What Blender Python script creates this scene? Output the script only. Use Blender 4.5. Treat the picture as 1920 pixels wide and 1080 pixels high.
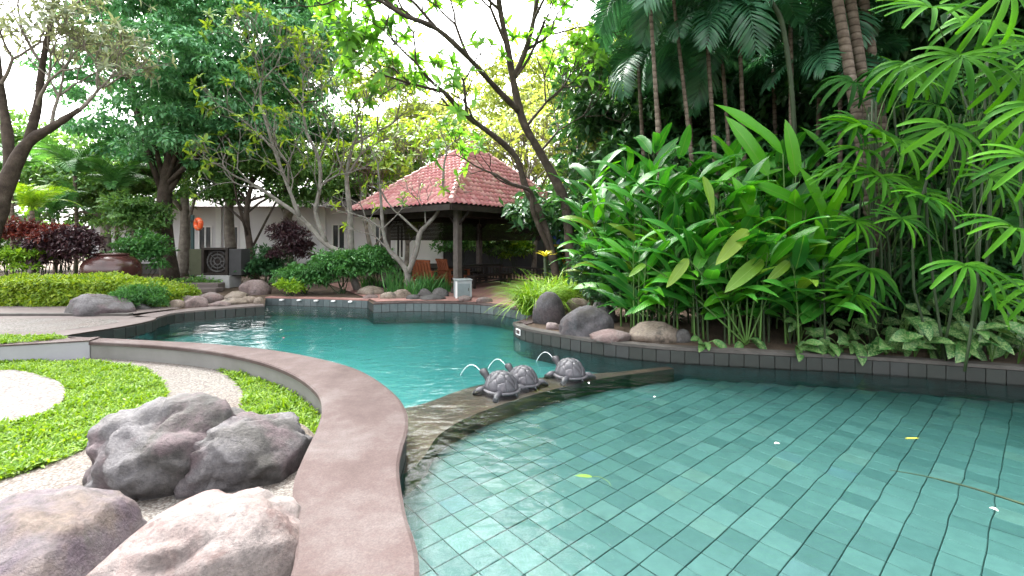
import bpy, bmesh, math, random
import numpy as np
from mathutils import Vector, Matrix, noise as mnoise
from mathutils.geometry import tessellate_polygon

for _o in list(bpy.data.objects):
    bpy.data.objects.remove(_o)
SC = bpy.context.scene
COL = SC.collection
R = math.radians
rng = np.random.default_rng(11)
random.seed(11)

# ------------------------------------------------------------------ camera, sky, sun, exposure
F, HZ, CAMH = 853.0, 455.0, 1.55          # focal length and horizon of the photograph, eye height over the coping
cam_d = bpy.data.cameras.new("camera")
cam = bpy.data.objects.new("camera", cam_d)
COL.objects.link(cam)
cam.location = (0, 0, CAMH)
cam.rotation_euler = (R(90), 0, 0)
cam_d.sensor_width = 36
cam_d.lens = 36 * F / 1920
cam_d.shift_y = -(540 - HZ) / 1920
cam_d.clip_start = 0.05
cam_d.clip_end = 2000
SC.camera = cam

SUN_EL, SUN_AZ = R(54), R(-38)             # azimuth from +Y (straight ahead), negative = to the left
w = bpy.data.worlds.new("World")
SC.world = w
w.use_nodes = True
wn = w.node_tree
bg = wn.nodes["Background"]
sky = wn.nodes.new("ShaderNodeTexSky")
sky.sky_type = 'NISHITA'
sky.sun_disc = False
sky.sun_elevation = SUN_EL
sky.sun_rotation = SUN_AZ
sky.air_density = 1.0
sky.dust_density = 6.0
sky.ozone_density = 1.0
hs = wn.nodes.new("ShaderNodeHueSaturation")
hs.inputs["Saturation"].default_value = 0.1
wn.links.new(sky.outputs[0], hs.inputs["Color"])
wn.links.new(hs.outputs[0], bg.inputs[0])
bg.inputs[1].default_value = 0.15

sun_d = bpy.data.lights.new("sun", 'SUN')
sun_d.energy = 0.8
sun_d.angle = R(14)
sun_d.color = (1.0, 0.965, 0.9)
sun = bpy.data.objects.new("sun", sun_d)
COL.objects.link(sun)
sdir = Vector((math.sin(SUN_AZ) * math.cos(SUN_EL), math.cos(SUN_AZ) * math.cos(SUN_EL), math.sin(SUN_EL)))
sun.rotation_euler = sdir.to_track_quat('Z', 'Y').to_euler()
sun.location = (-20, 10, 30)

vs = SC.view_settings
vs.view_transform = 'Standard'
vs.look = 'None'
vs.gamma = 1.0
vs.use_curve_mapping = False
vs.exposure = 3.1
cy = SC.cycles
cy.max_bounces = 8
cy.diffuse_bounces = 3
cy.glossy_bounces = 3
cy.transmission_bounces = 4
cy.transparent_max_bounces = 10
cy.caustics_reflective = False
cy.caustics_refractive = False
cy.use_denoising = True
cy.sample_clamp_indirect = 6.0


# ------------------------------------------------------------------ helpers: places
def G(px, py, z=0.0):
    d = F * (CAMH - z) / (py - HZ)
    return Vector(((px - 960) / F * d, d, z))


def P(px, py, d):
    return Vector(((px - 960) / F * d, d, CAMH - (py - HZ) * d / F))


def catmull(pts, n=8, closed=False):
    pts = [np.array(p, float) for p in pts]
    out = []
    m = len(pts)
    for i in range(m if closed else m - 1):
        if closed:
            p0, p1, p2, p3 = pts[i - 1], pts[i], pts[(i + 1) % m], pts[(i + 2) % m]
        else:
            p1, p2 = pts[i], pts[i + 1]
            p0 = pts[i - 1] if i > 0 else 2 * p1 - p2
            p3 = pts[i + 2] if i + 2 < m else 2 * p2 - p1
        for k in range(n):
            t = k / n
            out.append(0.5 * ((2 * p1) + (-p0 + p2) * t + (2 * p0 - 5 * p1 + 4 * p2 - p3) * t * t + (-p0 + 3 * p1 - 3 * p2 + p3) * t ** 3))
    if not closed:
        out.append(pts[-1])
    return np.array(out)


def resample(pts, step):
    pts = np.asarray(pts, float)
    seg = np.linalg.norm(np.diff(pts, axis=0), axis=1)
    s = np.concatenate([[0], np.cumsum(seg)])
    n = max(2, int(round(s[-1] / step)) + 1)
    t = np.linspace(0, s[-1], n)
    return np.stack([np.interp(t, s, pts[:, k]) for k in range(pts.shape[1])], 1)


def inpoly(pts, poly):
    x, y = pts[:, 0], pts[:, 1]
    poly = np.asarray(poly)
    c = np.zeros(len(pts), bool)
    j = len(poly) - 1
    for i in range(len(poly)):
        xi, yi, xj, yj = poly[i, 0], poly[i, 1], poly[j, 0], poly[j, 1]
        cond = ((yi > y) != (yj > y)) & (x < (xj - xi) * (y - yi) / (yj - yi + 1e-12) + xi)
        c ^= cond
        j = i
    return c


def offset_line(pts, d):
    """offset a 2D polyline to its left by d"""
    pts = np.asarray(pts, float)[:, :2]
    t = np.gradient(pts, axis=0)
    t /= np.linalg.norm(t, axis=1, keepdims=True) + 1e-9
    n = np.stack([-t[:, 1], t[:, 0]], 1)
    return pts + n * d


# ------------------------------------------------------------------ helpers: meshes and objects
WL = {}


def mesh(name, V, F_, mats=(), smooth=False):
    """V (n,3); F_ an (m,k) array, or a list of such arrays, or a list of tuples"""
    me = bpy.data.meshes.new(name)
    V = np.asarray(V, np.float32).reshape(-1, 3)
    if isinstance(F_, np.ndarray):
        F_ = [F_]
    if len(F_) and not isinstance(F_[0], np.ndarray):
        me.from_pydata([tuple(map(float, v)) for v in V], [], [tuple(int(i) for i in f) for f in F_])
    else:
        F_ = [f for f in F_ if len(f)]
        me.vertices.add(len(V))
        me.vertices.foreach_set("co", V.ravel())
        nl = sum(f.size for f in F_)
        npoly = sum(len(f) for f in F_)
        me.loops.add(nl)
        me.polygons.add(npoly)
        me.loops.foreach_set("vertex_index", np.concatenate([f.ravel() for f in F_]).astype(np.int32))
        tot = np.concatenate([np.full(len(f), f.shape[1], np.int32) for f in F_])
        st = np.concatenate([[0], np.cumsum(tot)[:-1]]).astype(np.int32)
        me.polygons.foreach_set("loop_start", st)
        me.update(calc_edges=True)
    if smooth:
        me.polygons.foreach_set("use_smooth", np.ones(len(me.polygons), bool))
    for m in (mats if isinstance(mats, (list, tuple)) else [mats]):
        me.materials.append(m)
    me.validate()
    return me


def tag(o, label=None, cat=None, group=None, kind=None):
    if label:
        o["label"] = label
    if cat:
        o["category"] = cat
    if group:
        o["group"] = group
    if kind:
        o["kind"] = kind
    return o


def link(name, me, parent=None, M=None, loc=None):
    o = bpy.data.objects.new(name, me)
    COL.objects.link(o)
    if parent is not None:
        o.parent = parent
    if M is not None:
        o.matrix_local = M
    if loc is not None:
        o.location = loc
    return o


def root(name, loc, label, cat, group=None, rz=0.0, s=1.0):
    o = bpy.data.objects.new(name, None)
    o.empty_display_size = 0.1
    COL.objects.link(o)
    o.location = loc
    o.rotation_euler = (0, 0, rz)
    o.scale = (s, s, s)
    WL[o.name] = Vector(loc)
    return tag(o, label, cat, group)


def part(name, V, F_, mats, parent, smooth=False, kind=None):
    """mesh given in world coordinates, parented to an unrotated thing or part"""
    b = WL.get(parent.name, Vector((0, 0, 0)))
    V = np.asarray(V, float).reshape(-1, 3) - np.array(b)
    o = link(name, mesh(name, V, F_, mats, smooth), parent)
    WL[o.name] = b.copy()
    if kind:
        o["kind"] = kind
    return o


def single(name, V, F_, mats, label=None, cat=None, group=None, kind=None, smooth=False, origin=None):
    V = np.asarray(V, float).reshape(-1, 3)
    if origin is None:
        origin = (0, 0, 0) if kind else ((V[:, 0].min() + V[:, 0].max()) / 2, (V[:, 1].min() + V[:, 1].max()) / 2, V[:, 2].min())
    o = link(name, mesh(name, V - np.array(origin), F_, mats, smooth), loc=origin)
    WL[o.name] = Vector(origin)
    return tag(o, label, cat, group, kind)


class MB:
    """collects shapes for one mesh"""

    def __init__(s):
        s.V, s.F, s.n = [], [], 0

    def add(s, V, F_):
        V = np.asarray(V, float).reshape(-1, 3)
        s.V.append(V)
        s.F += [tuple(int(i) + s.n for i in f) for f in F_]
        s.n += len(V)
        return s

    def box(s, lo, hi, M=None, bev=0.0):
        lo, hi = np.array(lo, float), np.array(hi, float)
        if bev > 0:
            bm = bmesh.new()
            bmesh.ops.create_cube(bm, size=1.0)
            for v in bm.verts:
                v.co = Vector(((lo + hi) / 2 + np.array(v.co) * (hi - lo)))
            bmesh.ops.bevel(bm, geom=list(bm.edges), offset=bev, segments=1, affect='EDGES')
            bm.verts.index_update()
            V = np.array([v.co[:] for v in bm.verts])
            Fc = [[v.index for v in f.verts] for f in bm.faces]
            bm.free()
        else:
            V = np.array([[x, y, z] for x in (lo[0], hi[0]) for y in (lo[1], hi[1]) for z in (lo[2], hi[2])])
            Fc = [(0, 1, 3, 2), (4, 6, 7, 5), (0, 4, 5, 1), (2, 3, 7, 6), (0, 2, 6, 4), (1, 5, 7, 3)]
        if M is not None:
            V = V @ np.array(M.to_3x3()).T + np.array(M.translation)
        return s.add(V, Fc)

    def tube(s, pts, rad, k=8, cap=True):
        V, Fc = tube(pts, rad, k, cap)
        return s.add(V, Fc)

    def lathe(s, prof, k=20, c=(0, 0, 0), a0=0.0):
        n = len(prof)
        V = [(c[0] + r * math.cos(a0 + 2 * math.pi * j / k), c[1] + r * math.sin(a0 + 2 * math.pi * j / k), c[2] + z) for r, z in prof for j in range(k)]
        Fc = [(i * k + j, i * k + (j + 1) % k, (i + 1) * k + (j + 1) % k, (i + 1) * k + j) for i in range(n - 1) for j in range(k)]
        Fc += [tuple(range(k - 1, -1, -1)), tuple((n - 1) * k + j for j in range(k))]
        return s.add(V, Fc)

    @property
    def v(s):
        return np.concatenate(s.V)


def tube(pts, rad, k=8, cap=True):
    pts = np.asarray(pts, float)
    n = len(pts)
    rad = np.broadcast_to(np.asarray(rad, float), (n,)) if np.ndim(rad) else np.full(n, rad)
    t = np.gradient(pts, axis=0)
    t /= np.linalg.norm(t, axis=1, keepdims=True) + 1e-9
    u = np.array([1.0, 0, 0]) if abs(t[0][0]) < 0.8 else np.array([0, 1.0, 0])
    V = np.zeros((n, k, 3))
    ang = np.arange(k) * 2 * math.pi / k
    for i in range(n):
        u = u - t[i] * (u @ t[i])
        u /= np.linalg.norm(u) + 1e-9
        v = np.cross(t[i], u)
        V[i] = pts[i] + rad[i] * (np.cos(ang)[:, None] * u + np.sin(ang)[:, None] * v)
    Fc = [(i * k + j, i * k + (j + 1) % k, (i + 1) * k + (j + 1) % k, (i + 1) * k + j) for i in range(n - 1) for j in range(k)]
    if cap:
        Fc += [tuple(range(k - 1, -1, -1)), tuple((n - 1) * k + j for j in range(k))]
    return V.reshape(-1, 3), Fc


def blade(L, W, n=4, fold=0.2, droop=0.4, rise=0.0, prof=None, tip=0.02):
    """a leaf along +Y from the origin, folded on its midrib; returns V, quads"""
    V = []
    y = z = 0.0
    a = rise
    for i in range(n + 1):
        t = i / n
        wd = W / 2 * (prof(t) if prof else (math.sin(math.pi * (0.06 + 0.94 * t) ** 0.85) ** 0.8 if t < 1 else tip))
        wd = max(wd, W * tip)
        V += [(-wd, y, z + wd * fold), (0, y, z), (wd, y, z + wd * fold)]
        y += L / n * math.cos(a)
        z += L / n * math.sin(a)
        a -= droop / n
    Fc = []
    for i in range(n):
        b = 3 * i
        Fc += [(b, b + 1, b + 4, b + 3), (b + 1, b + 2, b + 5, b + 4)]
    return np.array(V, float), np.array(Fc)


def frames(d, up):
    """rotation matrices whose Y axis follows d and whose Z axis is near up (N,3)"""
    d = d / (np.linalg.norm(d, axis=1, keepdims=True) + 1e-9)
    z = up - d * np.sum(up * d, 1, keepdims=True)
    z /= np.linalg.norm(z, axis=1, keepdims=True) + 1e-9
    x = np.cross(d, z)
    return np.stack([x, d, z], 2)


def scatter(T, Rm, S, Pn):
    """template T=(V,F) placed N times -> V, F arrays"""
    V, Fc = T
    N, k = len(Pn), len(V)
    S = np.broadcast_to(np.asarray(S, float).reshape(-1, 1, 1), (N, 1, 1))
    out = np.einsum('nij,kj->nki', Rm, V) * S + np.asarray(Pn)[:, None, :]
    Fo = (Fc[None] + (np.arange(N) * k)[:, None, None]).reshape(-1, Fc.shape[1])
    return out.reshape(-1, 3), Fo


def rdir(n):
    v = rng.normal(size=(n, 3))
    return v / np.linalg.norm(v, axis=1, keepdims=True)


def frame_mat(pos, d, up, s=1.0):
    Rm = frames(np.array([d], float), np.array([up], float))[0] * s
    M = Matrix([[*Rm[0], pos[0]], [*Rm[1], pos[1]], [*Rm[2], pos[2]], [0, 0, 0, 1]])
    return M


# ------------------------------------------------------------------ helpers: materials
def newmat(name, rough=0.7, spec=0.4):
    m = bpy.data.materials.new(name)
    m.use_nodes = True
    nt = m.node_tree
    b = nt.nodes["Principled BSDF"]
    b.inputs["Roughness"].default_value = rough
    b.inputs["Specular IOR Level"].default_value = spec
    return m, nt, b, nt.nodes["Material Output"]


def N(nt, kind, **kw):
    n = nt.nodes.new("ShaderNode" + kind)
    for k, v in kw.items():
        if hasattr(n, k):
            setattr(n, k, v)
        else:
            n.inputs[k.replace("_", " ")].default_value = v
    return n


def coords(nt, jitter=True):
    tc = N(nt, "TexCoord")
    if not jitter:
        return tc.outputs["Object"]
    oi = N(nt, "ObjectInfo")
    mul = N(nt, "VectorMath", operation='SCALE')
    mul.inputs[0].default_value = (17.0, 31.0, 11.0)
    nt.links.new(oi.outputs["Random"], mul.inputs["Scale"])
    ad = N(nt, "VectorMath", operation='ADD')
    nt.links.new(tc.outputs["Object"], ad.inputs[0])
    nt.links.new(mul.outputs[0], ad.inputs[1])
    return ad.outputs[0]


def noise(nt, vec, scale, detail=4.0, rough=0.55, dist=0.0):
    n = N(nt, "TexNoise")
    n.inputs["Scale"].default_value = scale
    n.inputs["Detail"].default_value = detail
    n.inputs["Roughness"].default_value = rough
    n.inputs["Distortion"].default_value = dist
    nt.links.new(vec, n.inputs["Vector"])
    return n.outputs["Fac"]


def ramp(nt, fac, stops, interp='LINEAR'):
    r = N(nt, "ValToRGB")
    cr = r.color_ramp
    cr.interpolation = interp
    while len(cr.elements) < len(stops):
        cr.elements.new(0.5)
    for e, (p, c) in zip(cr.elements, stops):
        e.position = p
        e.color = (*c, 1) if len(c) == 3 else c
    nt.links.new(fac, r.inputs[0])
    return r.outputs[0]


def mix(nt, fac, a, b, mode='MIX'):
    m = N(nt, "Mix", data_type='RGBA', blend_type=mode)
    for inp, v in ((m.inputs[0], fac), (m.inputs[6], a), (m.inputs[7], b)):
        if hasattr(v, "links"):
            nt.links.new(v, inp)
        else:
            inp.default_value = v if not isinstance(v, tuple) else (*v, 1)
    return m.outputs[2]


def bump(nt, b, h, strength=0.4, dist=0.02):
    bp = N(nt, "Bump")
    bp.inputs["Strength"].default_value = strength
    bp.inputs["Distance"].default_value = dist
    nt.links.new(h, bp.inputs["Height"])
    nt.links.new(bp.outputs[0], b.inputs["Normal"])
    return bp.outputs[0]


def mottled(name, stops, scale=3.0, rough=0.75, bscale=40.0, bstr=0.4, bdist=0.01, spec=0.3, detail=6.0, per_object=0.0, jitter=True, dist=0.0):
    m, nt, b, _ = newmat(name, rough, spec)
    v = coords(nt, jitter)
    c = ramp(nt, noise(nt, v, scale, detail, 0.6, dist), stops)
    if per_object:
        oi = N(nt, "ObjectInfo")
        hv = N(nt, "HueSaturation")
        mp = N(nt, "MapRange")
        mp.inputs[3].default_value = 1 - per_object
        mp.inputs[4].default_value = 1 + per_object
        nt.links.new(oi.outputs["Random"], mp.inputs[0])
        nt.links.new(mp.outputs[0], hv.inputs["Value"])
        nt.links.new(c, hv.inputs["Color"])
        c = hv.outputs[0]
    nt.links.new(c, b.inputs["Base Color"])
    if bstr:
        bump(nt, b, noise(nt, v, bscale, 5, 0.6), bstr, bdist)
    return m


def leafmat(name, dark, light, trans=0.3, tcol=None, rough=0.42, spec=0.35, extra=None):
    """two tones chosen per leaf, partly translucent"""
    m, nt, b, out = newmat(name, rough, spec)
    ge = N(nt, "NewGeometry")
    oi = N(nt, "ObjectInfo")
    ad = N(nt, "Math", operation='ADD')
    nt.links.new(ge.outputs["Random Per Island"], ad.inputs[0])
    nt.links.new(oi.outputs["Random"], ad.inputs[1])
    fr = N(nt, "Math", operation='FRACT')
    nt.links.new(ad.outputs[0], fr.inputs[0])
    mid = tuple((a + c) / 2 for a, c in zip(dark, light))
    c = ramp(nt, fr.outputs[0], [(0.0, dark), (0.55, mid), (1.0, light)])
    if extra:
        c = extra(nt, c, b)
    nt.links.new(c, b.inputs["Base Color"])
    if trans:
        tr = N(nt, "BsdfTranslucent")
        tm = mix(nt, 1.0, c, tcol or (1.5, 1.35, 0.6), 'MULTIPLY')
        nt.links.new(tm, tr.inputs[0])
        ms = N(nt, "MixShader")
        ms.inputs[0].default_value = trans
        nt.links.new(b.outputs[0], ms.inputs[1])
        nt.links.new(tr.outputs[0], ms.inputs[2])
        nt.links.new(ms.outputs[0], out.inputs[0])
    return m


def plain(name, c, rough=0.6, spec=0.4, var=0.12, scale=6.0, bstr=0.15):
    lo = tuple(x * (1 - var) for x in c)
    hi = tuple(min(1, x * (1 + var)) for x in c)
    return mottled(name, [(0.3, lo), (0.7, hi)], scale, rough, 30.0, bstr, 0.005, spec)


M = {}
M['soil'] = mottled("soil", [(0.25, (0.035, 0.024, 0.016)), (0.6, (0.09, 0.062, 0.042)), (0.8, (0.15, 0.11, 0.08))], 2.2, 0.95, 25, 0.8, 0.04)
M['lawn_soil'] = mottled("lawn_soil", [(0.3, (0.035, 0.05, 0.012)), (0.7, (0.07, 0.09, 0.025))], 5, 0.95, 30, 0.6, 0.03)
M['deck'] = mottled("deck", [(0.3, (0.088, 0.070, 0.066)), (0.7, (0.132, 0.109, 0.103))], 1.5, 0.85, 60, 0.25, 0.004)
M['brickdeck'] = mottled("brickdeck", [(0.3, (0.225, 0.112, 0.098)), (0.7, (0.315, 0.180, 0.158))], 3, 0.8, 50, 0.3, 0.004)
M['plaster'] = mottled("plaster", [(0.3, (0.124, 0.121, 0.113)), (0.7, (0.168, 0.165, 0.158))], 1.6, 0.85, 45, 0.2, 0.004)
M['housewall'] = mottled("housewall", [(0.3, (0.634, 0.624, 0.653)), (0.7, (0.730, 0.720, 0.739))], 0.8, 0.8, 30, 0.1, 0.004)
M['white'] = plain("white_paint", (0.78, 0.78, 0.78), 0.5, 0.4, 0.04)
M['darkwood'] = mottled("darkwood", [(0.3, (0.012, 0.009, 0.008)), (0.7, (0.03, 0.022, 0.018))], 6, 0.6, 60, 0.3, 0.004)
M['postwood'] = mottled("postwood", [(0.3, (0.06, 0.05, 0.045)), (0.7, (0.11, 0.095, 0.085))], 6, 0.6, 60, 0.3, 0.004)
M['orangewood'] = mottled("orangewood", [(0.3, (0.150, 0.042, 0.018)), (0.7, (0.240, 0.078, 0.036))], 5, 0.55, 40, 0.2, 0.004)
M['glass'] = newmat("window_glass", 0.06, 0.8)[0]
M['glass'].node_tree.nodes["Principled BSDF"].inputs["Base Color"].default_value = (0.05, 0.055, 0.06, 1)
M['bark_grey'] = mottled("bark_grey", [(0.25, (0.09, 0.075, 0.065)), (0.55, (0.22, 0.195, 0.17)), (0.8, (0.36, 0.34, 0.31))], 5, 0.85, 22, 0.7, 0.02)
M['bark_dark'] = mottled("bark_dark", [(0.3, (0.028, 0.021, 0.017)), (0.6, (0.075, 0.058, 0.047)), (0.85, (0.16, 0.14, 0.12))], 4, 0.9, 18, 0.9, 0.03)
M['bark_pale'] = mottled("bark_pale", [(0.25, (0.088, 0.078, 0.068)), (0.55, (0.190, 0.177, 0.160)), (0.8, (0.286, 0.272, 0.252))], 5, 0.85, 22, 0.7, 0.02)


def ringed_bark():
    m, nt, b, _ = newmat("bark_palm", 0.85, 0.25)
    v = coords(nt)
    c = ramp(nt, noise(nt, v, 5, 7, 0.65), [(0.3, (0.07, 0.052, 0.04)), (0.55, (0.15, 0.12, 0.095)), (0.8, (0.25, 0.215, 0.18))])
    wv = N(nt, "TexWave", wave_type='BANDS', bands_direction='Z')
    wv.inputs["Scale"].default_value = 2.3
    wv.inputs["Distortion"].default_value = 1.2
    wv.inputs["Detail"].default_value = 3
    nt.links.new(v, wv.inputs["Vector"])
    c = mix(nt, 1.0, c, ramp(nt, wv.outputs["Fac"], [(0.0, (0.45, 0.42, 0.4)), (0.18, (1, 1, 1))]), 'MULTIPLY')
    nt.links.new(c, b.inputs["Base Color"])
    bump(nt, b, wv.outputs["Fac"], 0.6, 0.02)
    return m


M['bark_palm'] = ringed_bark()


def coping_mat():
    m, nt, b, _ = newmat("coping_concrete", 0.8, 0.25)
    v = coords(nt, False)
    c = ramp(nt, noise(nt, v, 1.9, 8, 0.68), [(0.30, (0.040, 0.0245, 0.0225)), (0.5, (0.062, 0.042, 0.0395)), (0.68, (0.088, 0.072, 0.069))])
    g = ramp(nt, noise(nt, v, 90, 3, 0.7), [(0.3, (0.72, 0.72, 0.72)), (0.7, (1.12, 1.12, 1.12))])
    c = mix(nt, 1.0, c, g, 'MULTIPLY')
    st = ramp(nt, noise(nt, v, 3.2, 6, 0.65, 0.6), [(0.62, (0, 0, 0)), (0.75, (1, 1, 1))])
    c = mix(nt, st, c, (0.055, 0.044, 0.043))
    nt.links.new(c, b.inputs["Base Color"])
    bump(nt, b, noise(nt, v, 120, 4, 0.7), 0.45, 0.004)
    return m


def pebble_mat(name, stops, scale=55):
    m, nt, b, _ = newmat(name, 0.75, 0.3)
    v = coords(nt, False)
    vo = N(nt, "TexVoronoi")
    vo.inputs["Scale"].default_value = scale
    nt.links.new(v, vo.inputs["Vector"])
    sep = N(nt, "SeparateColor")
    nt.links.new(vo.outputs["Color"], sep.inputs[0])
    c = ramp(nt, sep.outputs[0], stops)
    d = ramp(nt, vo.outputs["Distance"], [(0.35, (1, 1, 1)), (0.75, (0.45, 0.42, 0.4))])
    c = mix(nt, 1.0, c, d, 'MULTIPLY')
    c = mix(nt, ramp(nt, noise(nt, v, 1.3, 4), [(0.45, (0, 0, 0)), (0.7, (0.55, 0.55, 0.55))]), c, mix(nt, 1.0, c, (0.85, 0.68, 0.6), 'MULTIPLY'))
    nt.links.new(c, b.inputs["Base Color"])
    inv = N(nt, "Math", operation='SUBTRACT')
    inv.inputs[0].default_value = 1.0
    nt.links.new(vo.outputs["Distance"], inv.inputs[1])
    bump(nt, b, inv.outputs[0], 0.8, 0.012)
    return m


M['coping'] = coping_mat()
M['pebble'] = pebble_mat("white_pebble", [(0.0, (0.091, 0.073, 0.061)), (0.3, (0.128, 0.115, 0.103)), (1.0, (0.176, 0.167, 0.155))])
M['terrace'] = pebble_mat("terrace_pebble", [(0.0, (0.117, 0.105, 0.097)), (1.0, (0.170, 0.164, 0.155))], 40)


def tile_mat(name, stops, grey=0.0):
    m, nt, b, _ = newmat(name, 0.55, 0.4)
    oi = N(nt, "ObjectInfo")
    ge = N(nt, "NewGeometry")
    ad = N(nt, "Math", operation='ADD')
    nt.links.new(oi.outputs["Random"], ad.inputs[0])
    nt.links.new(ge.outputs["Random Per Island"], ad.inputs[1])
    fr = N(nt, "Math", operation='FRACT')
    nt.links.new(ad.outputs[0], fr.inputs[0])
    c = ramp(nt, fr.outputs[0], stops)
    v = coords(nt)
    n = ramp(nt, noise(nt, v, 14, 5, 0.65), [(0.3, (0.82, 0.84, 0.84)), (0.7, (1.1, 1.1, 1.08))])
    nt.links.new(mix(nt, 1.0, c, n, 'MULTIPLY'), b.inputs["Base Color"])
    bump(nt, b, noise(nt, v, 60, 3), 0.2, 0.003)
    return m


M['tile'] = tile_mat("green_stone_tile", [(0.0, (0.047, 0.073, 0.072)), (0.3, (0.061, 0.089, 0.087)), (0.65, (0.070, 0.100, 0.096)), (0.88, (0.087, 0.116, 0.113)), (0.96, (0.095, 0.115, 0.103)), (1.0, (0.070, 0.098, 0.109))])
M['deeptile'] = tile_mat("deep_stone_tile", [(0.0, (0.059, 0.132, 0.138)), (1.0, (0.084, 0.171, 0.174))])
M['walltile'] = tile_mat("grey_green_wall_tile", [(0.0, (0.016, 0.018, 0.016)), (0.5, (0.022, 0.025, 0.022)), (1.0, (0.030, 0.031, 0.031))])
M['grout'] = plain("grout", (0.05, 0.074, 0.070), 0.9)
M['darkgrout'] = plain("dark_grout", (0.018, 0.021, 0.019), 0.9)
M['lip'] = mottled("lip_stone", [(0.3, (0.043, 0.039, 0.035)), (0.7, (0.086, 0.078, 0.072))], 4, 0.75, 50, 0.4, 0.004)
M['ledge'] = mottled("ledge_stone", [(0.28, (0.017, 0.015, 0.007)), (0.42, (0.038, 0.019, 0.011)), (0.6, (0.064, 0.032, 0.018)), (0.78, (0.105, 0.060, 0.045))], 2.2, 0.5, 22, 0.6, 0.015, 0.4, 8.0, 0.0, True, 0.6)


def boulder_mat(name, stops, scale=1.6, patch=None, dark=(0.045, 0.042, 0.036)):
    m, nt, b, _ = newmat(name, 0.78, 0.3)
    v = coords(nt)
    c = ramp(nt, noise(nt, v, scale, 7, 0.6, 0.5), stops)
    if patch:
        c = mix(nt, ramp(nt, noise(nt, v, scale * 1.3, 4, 0.55), [(0.5, (0, 0, 0)), (0.62, (0.9, 0.9, 0.9))]), c, patch)
    g = ramp(nt, noise(nt, v, 24, 6, 0.78), [(0.3, (0.5, 0.5, 0.51)), (0.52, (1.0, 1.0, 1.0)), (0.72, (1.4, 1.37, 1.32))])
    c = mix(nt, 1.0, c, g, 'MULTIPLY')
    k = ramp(nt, noise(nt, v, 3.1, 8, 0.72, 0.3), [(0.54, (0, 0, 0)), (0.66, (0.85, 0.85, 0.85))])
    c = mix(nt, k, c, dark)
    nt.links.new(c, b.inputs["Base Color"])
    h = N(nt, "Math", operation='ADD')
    nt.links.new(noise(nt, v, 7, 9, 0.72), h.inputs[0])
    h2 = N(nt, "Math", operation='MULTIPLY')
    h2.inputs[1].default_value = 0.4
    nt.links.new(noise(nt, v, 55, 4, 0.7), h2.inputs[0])
    nt.links.new(h2.outputs[0], h.inputs[1])
    bump(nt, b, h.outputs[0], 0.8, 0.03)
    return m


M['rock_grey'] = boulder_mat("rock_grey", [(0.25, (0.025, 0.024, 0.022)), (0.42, (0.062, 0.058, 0.056)), (0.56, (0.098, 0.093, 0.098)), (0.75, (0.124, 0.116, 0.119))], 1.9, (0.084, 0.062, 0.067))
M['rock_purple'] = boulder_mat("rock_purple", [(0.25, (0.034, 0.024, 0.029)), (0.42, (0.071, 0.053, 0.066)), (0.55, (0.098, 0.085, 0.087)), (0.72, (0.105, 0.090, 0.079))], 1.5, (0.103, 0.079, 0.064))
M['rock_cream'] = boulder_mat("rock_cream", [(0.22, (0.081, 0.046, 0.041)), (0.38, (0.124, 0.090, 0.084)), (0.52, (0.158, 0.133, 0.127)), (0.75, (0.177, 0.158, 0.151))], 1.6, (0.140, 0.096, 0.092), (0.077, 0.042, 0.038))
M['rock_slate'] = boulder_mat("rock_slate", [(0.25, (0.018, 0.017, 0.017)), (0.42, (0.042, 0.040, 0.041)), (0.56, (0.066, 0.063, 0.068)), (0.75, (0.088, 0.082, 0.086))], 2.2, (0.062, 0.050, 0.052))
M['rock_beige'] = boulder_mat("rock_beige", [(0.25, (0.123, 0.088, 0.066)), (0.5, (0.194, 0.158, 0.128)), (0.75, (0.238, 0.207, 0.176))], 2.5)
M['rock_mauve'] = boulder_mat("rock_mauve", [(0.25, (0.103, 0.071, 0.065)), (0.5, (0.168, 0.127, 0.122)), (0.75, (0.206, 0.168, 0.164))], 2.5)
M['rock_dark'] = boulder_mat("rock_dark", [(0.25, (0.035, 0.034, 0.032)), (0.5, (0.083, 0.080, 0.080)), (0.75, (0.128, 0.122, 0.118))], 2.2)


def water_mat():
    m = bpy.data.materials.new("pool_water")
    m.use_nodes = True
    nt = m.node_tree
    nt.nodes.remove(nt.nodes["Principled BSDF"])
    out = nt.nodes["Material Output"]
    v = coords(nt, False)
    mp = N(nt, "Mapping")
    mp.inputs["Scale"].default_value = (1.0, 1.5, 1.0)
    nt.links.new(v, mp.inputs["Vector"])
    a = noise(nt, mp.outputs[0], 2.2, 2, 0.5, 0.4)
    bn = noise(nt, mp.outputs[0], 9.0, 3, 0.5, 0.6)
    am = N(nt, "Math", operation='MULTIPLY_ADD')
    am.inputs[1].default_value = 0.18
    nt.links.new(bn, am.inputs[0])
    nt.links.new(a, am.inputs[2])
    bp = N(nt, "Bump")
    bp.inputs["Strength"].default_value = 0.8
    bp.inputs["Distance"].default_value = 0.035
    nt.links.new(am.outputs[0], bp.inputs["Height"])
    fr = N(nt, "Fresnel")
    fr.inputs["IOR"].default_value = 1.33
    nt.links.new(bp.outputs[0], fr.inputs["Normal"])
    tr = N(nt, "BsdfTransparent")
    tr.inputs[0].default_value = (0.95, 1.0, 0.99, 1)
    gl = N(nt, "BsdfGlossy")
    gl.inputs["Roughness"].default_value = 0.015
    nt.links.new(bp.outputs[0], gl.inputs["Normal"])
    ms = N(nt, "MixShader")
    nt.links.new(fr.outputs[0], ms.inputs[0])
    nt.links.new(tr.outputs[0], ms.inputs[1])
    nt.links.new(gl.outputs[0], ms.inputs[2])
    nt.links.new(ms.outputs[0], out.inputs["Surface"])
    ab = N(nt, "VolumeAbsorption")
    ab.inputs["Color"].default_value = (0.0, 0.86, 0.84, 1)
    ab.inputs["Density"].default_value = 0.75
    nt.links.new(ab.outputs[0], out.inputs["Volume"])
    return m


M['water'] = water_mat()


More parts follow.
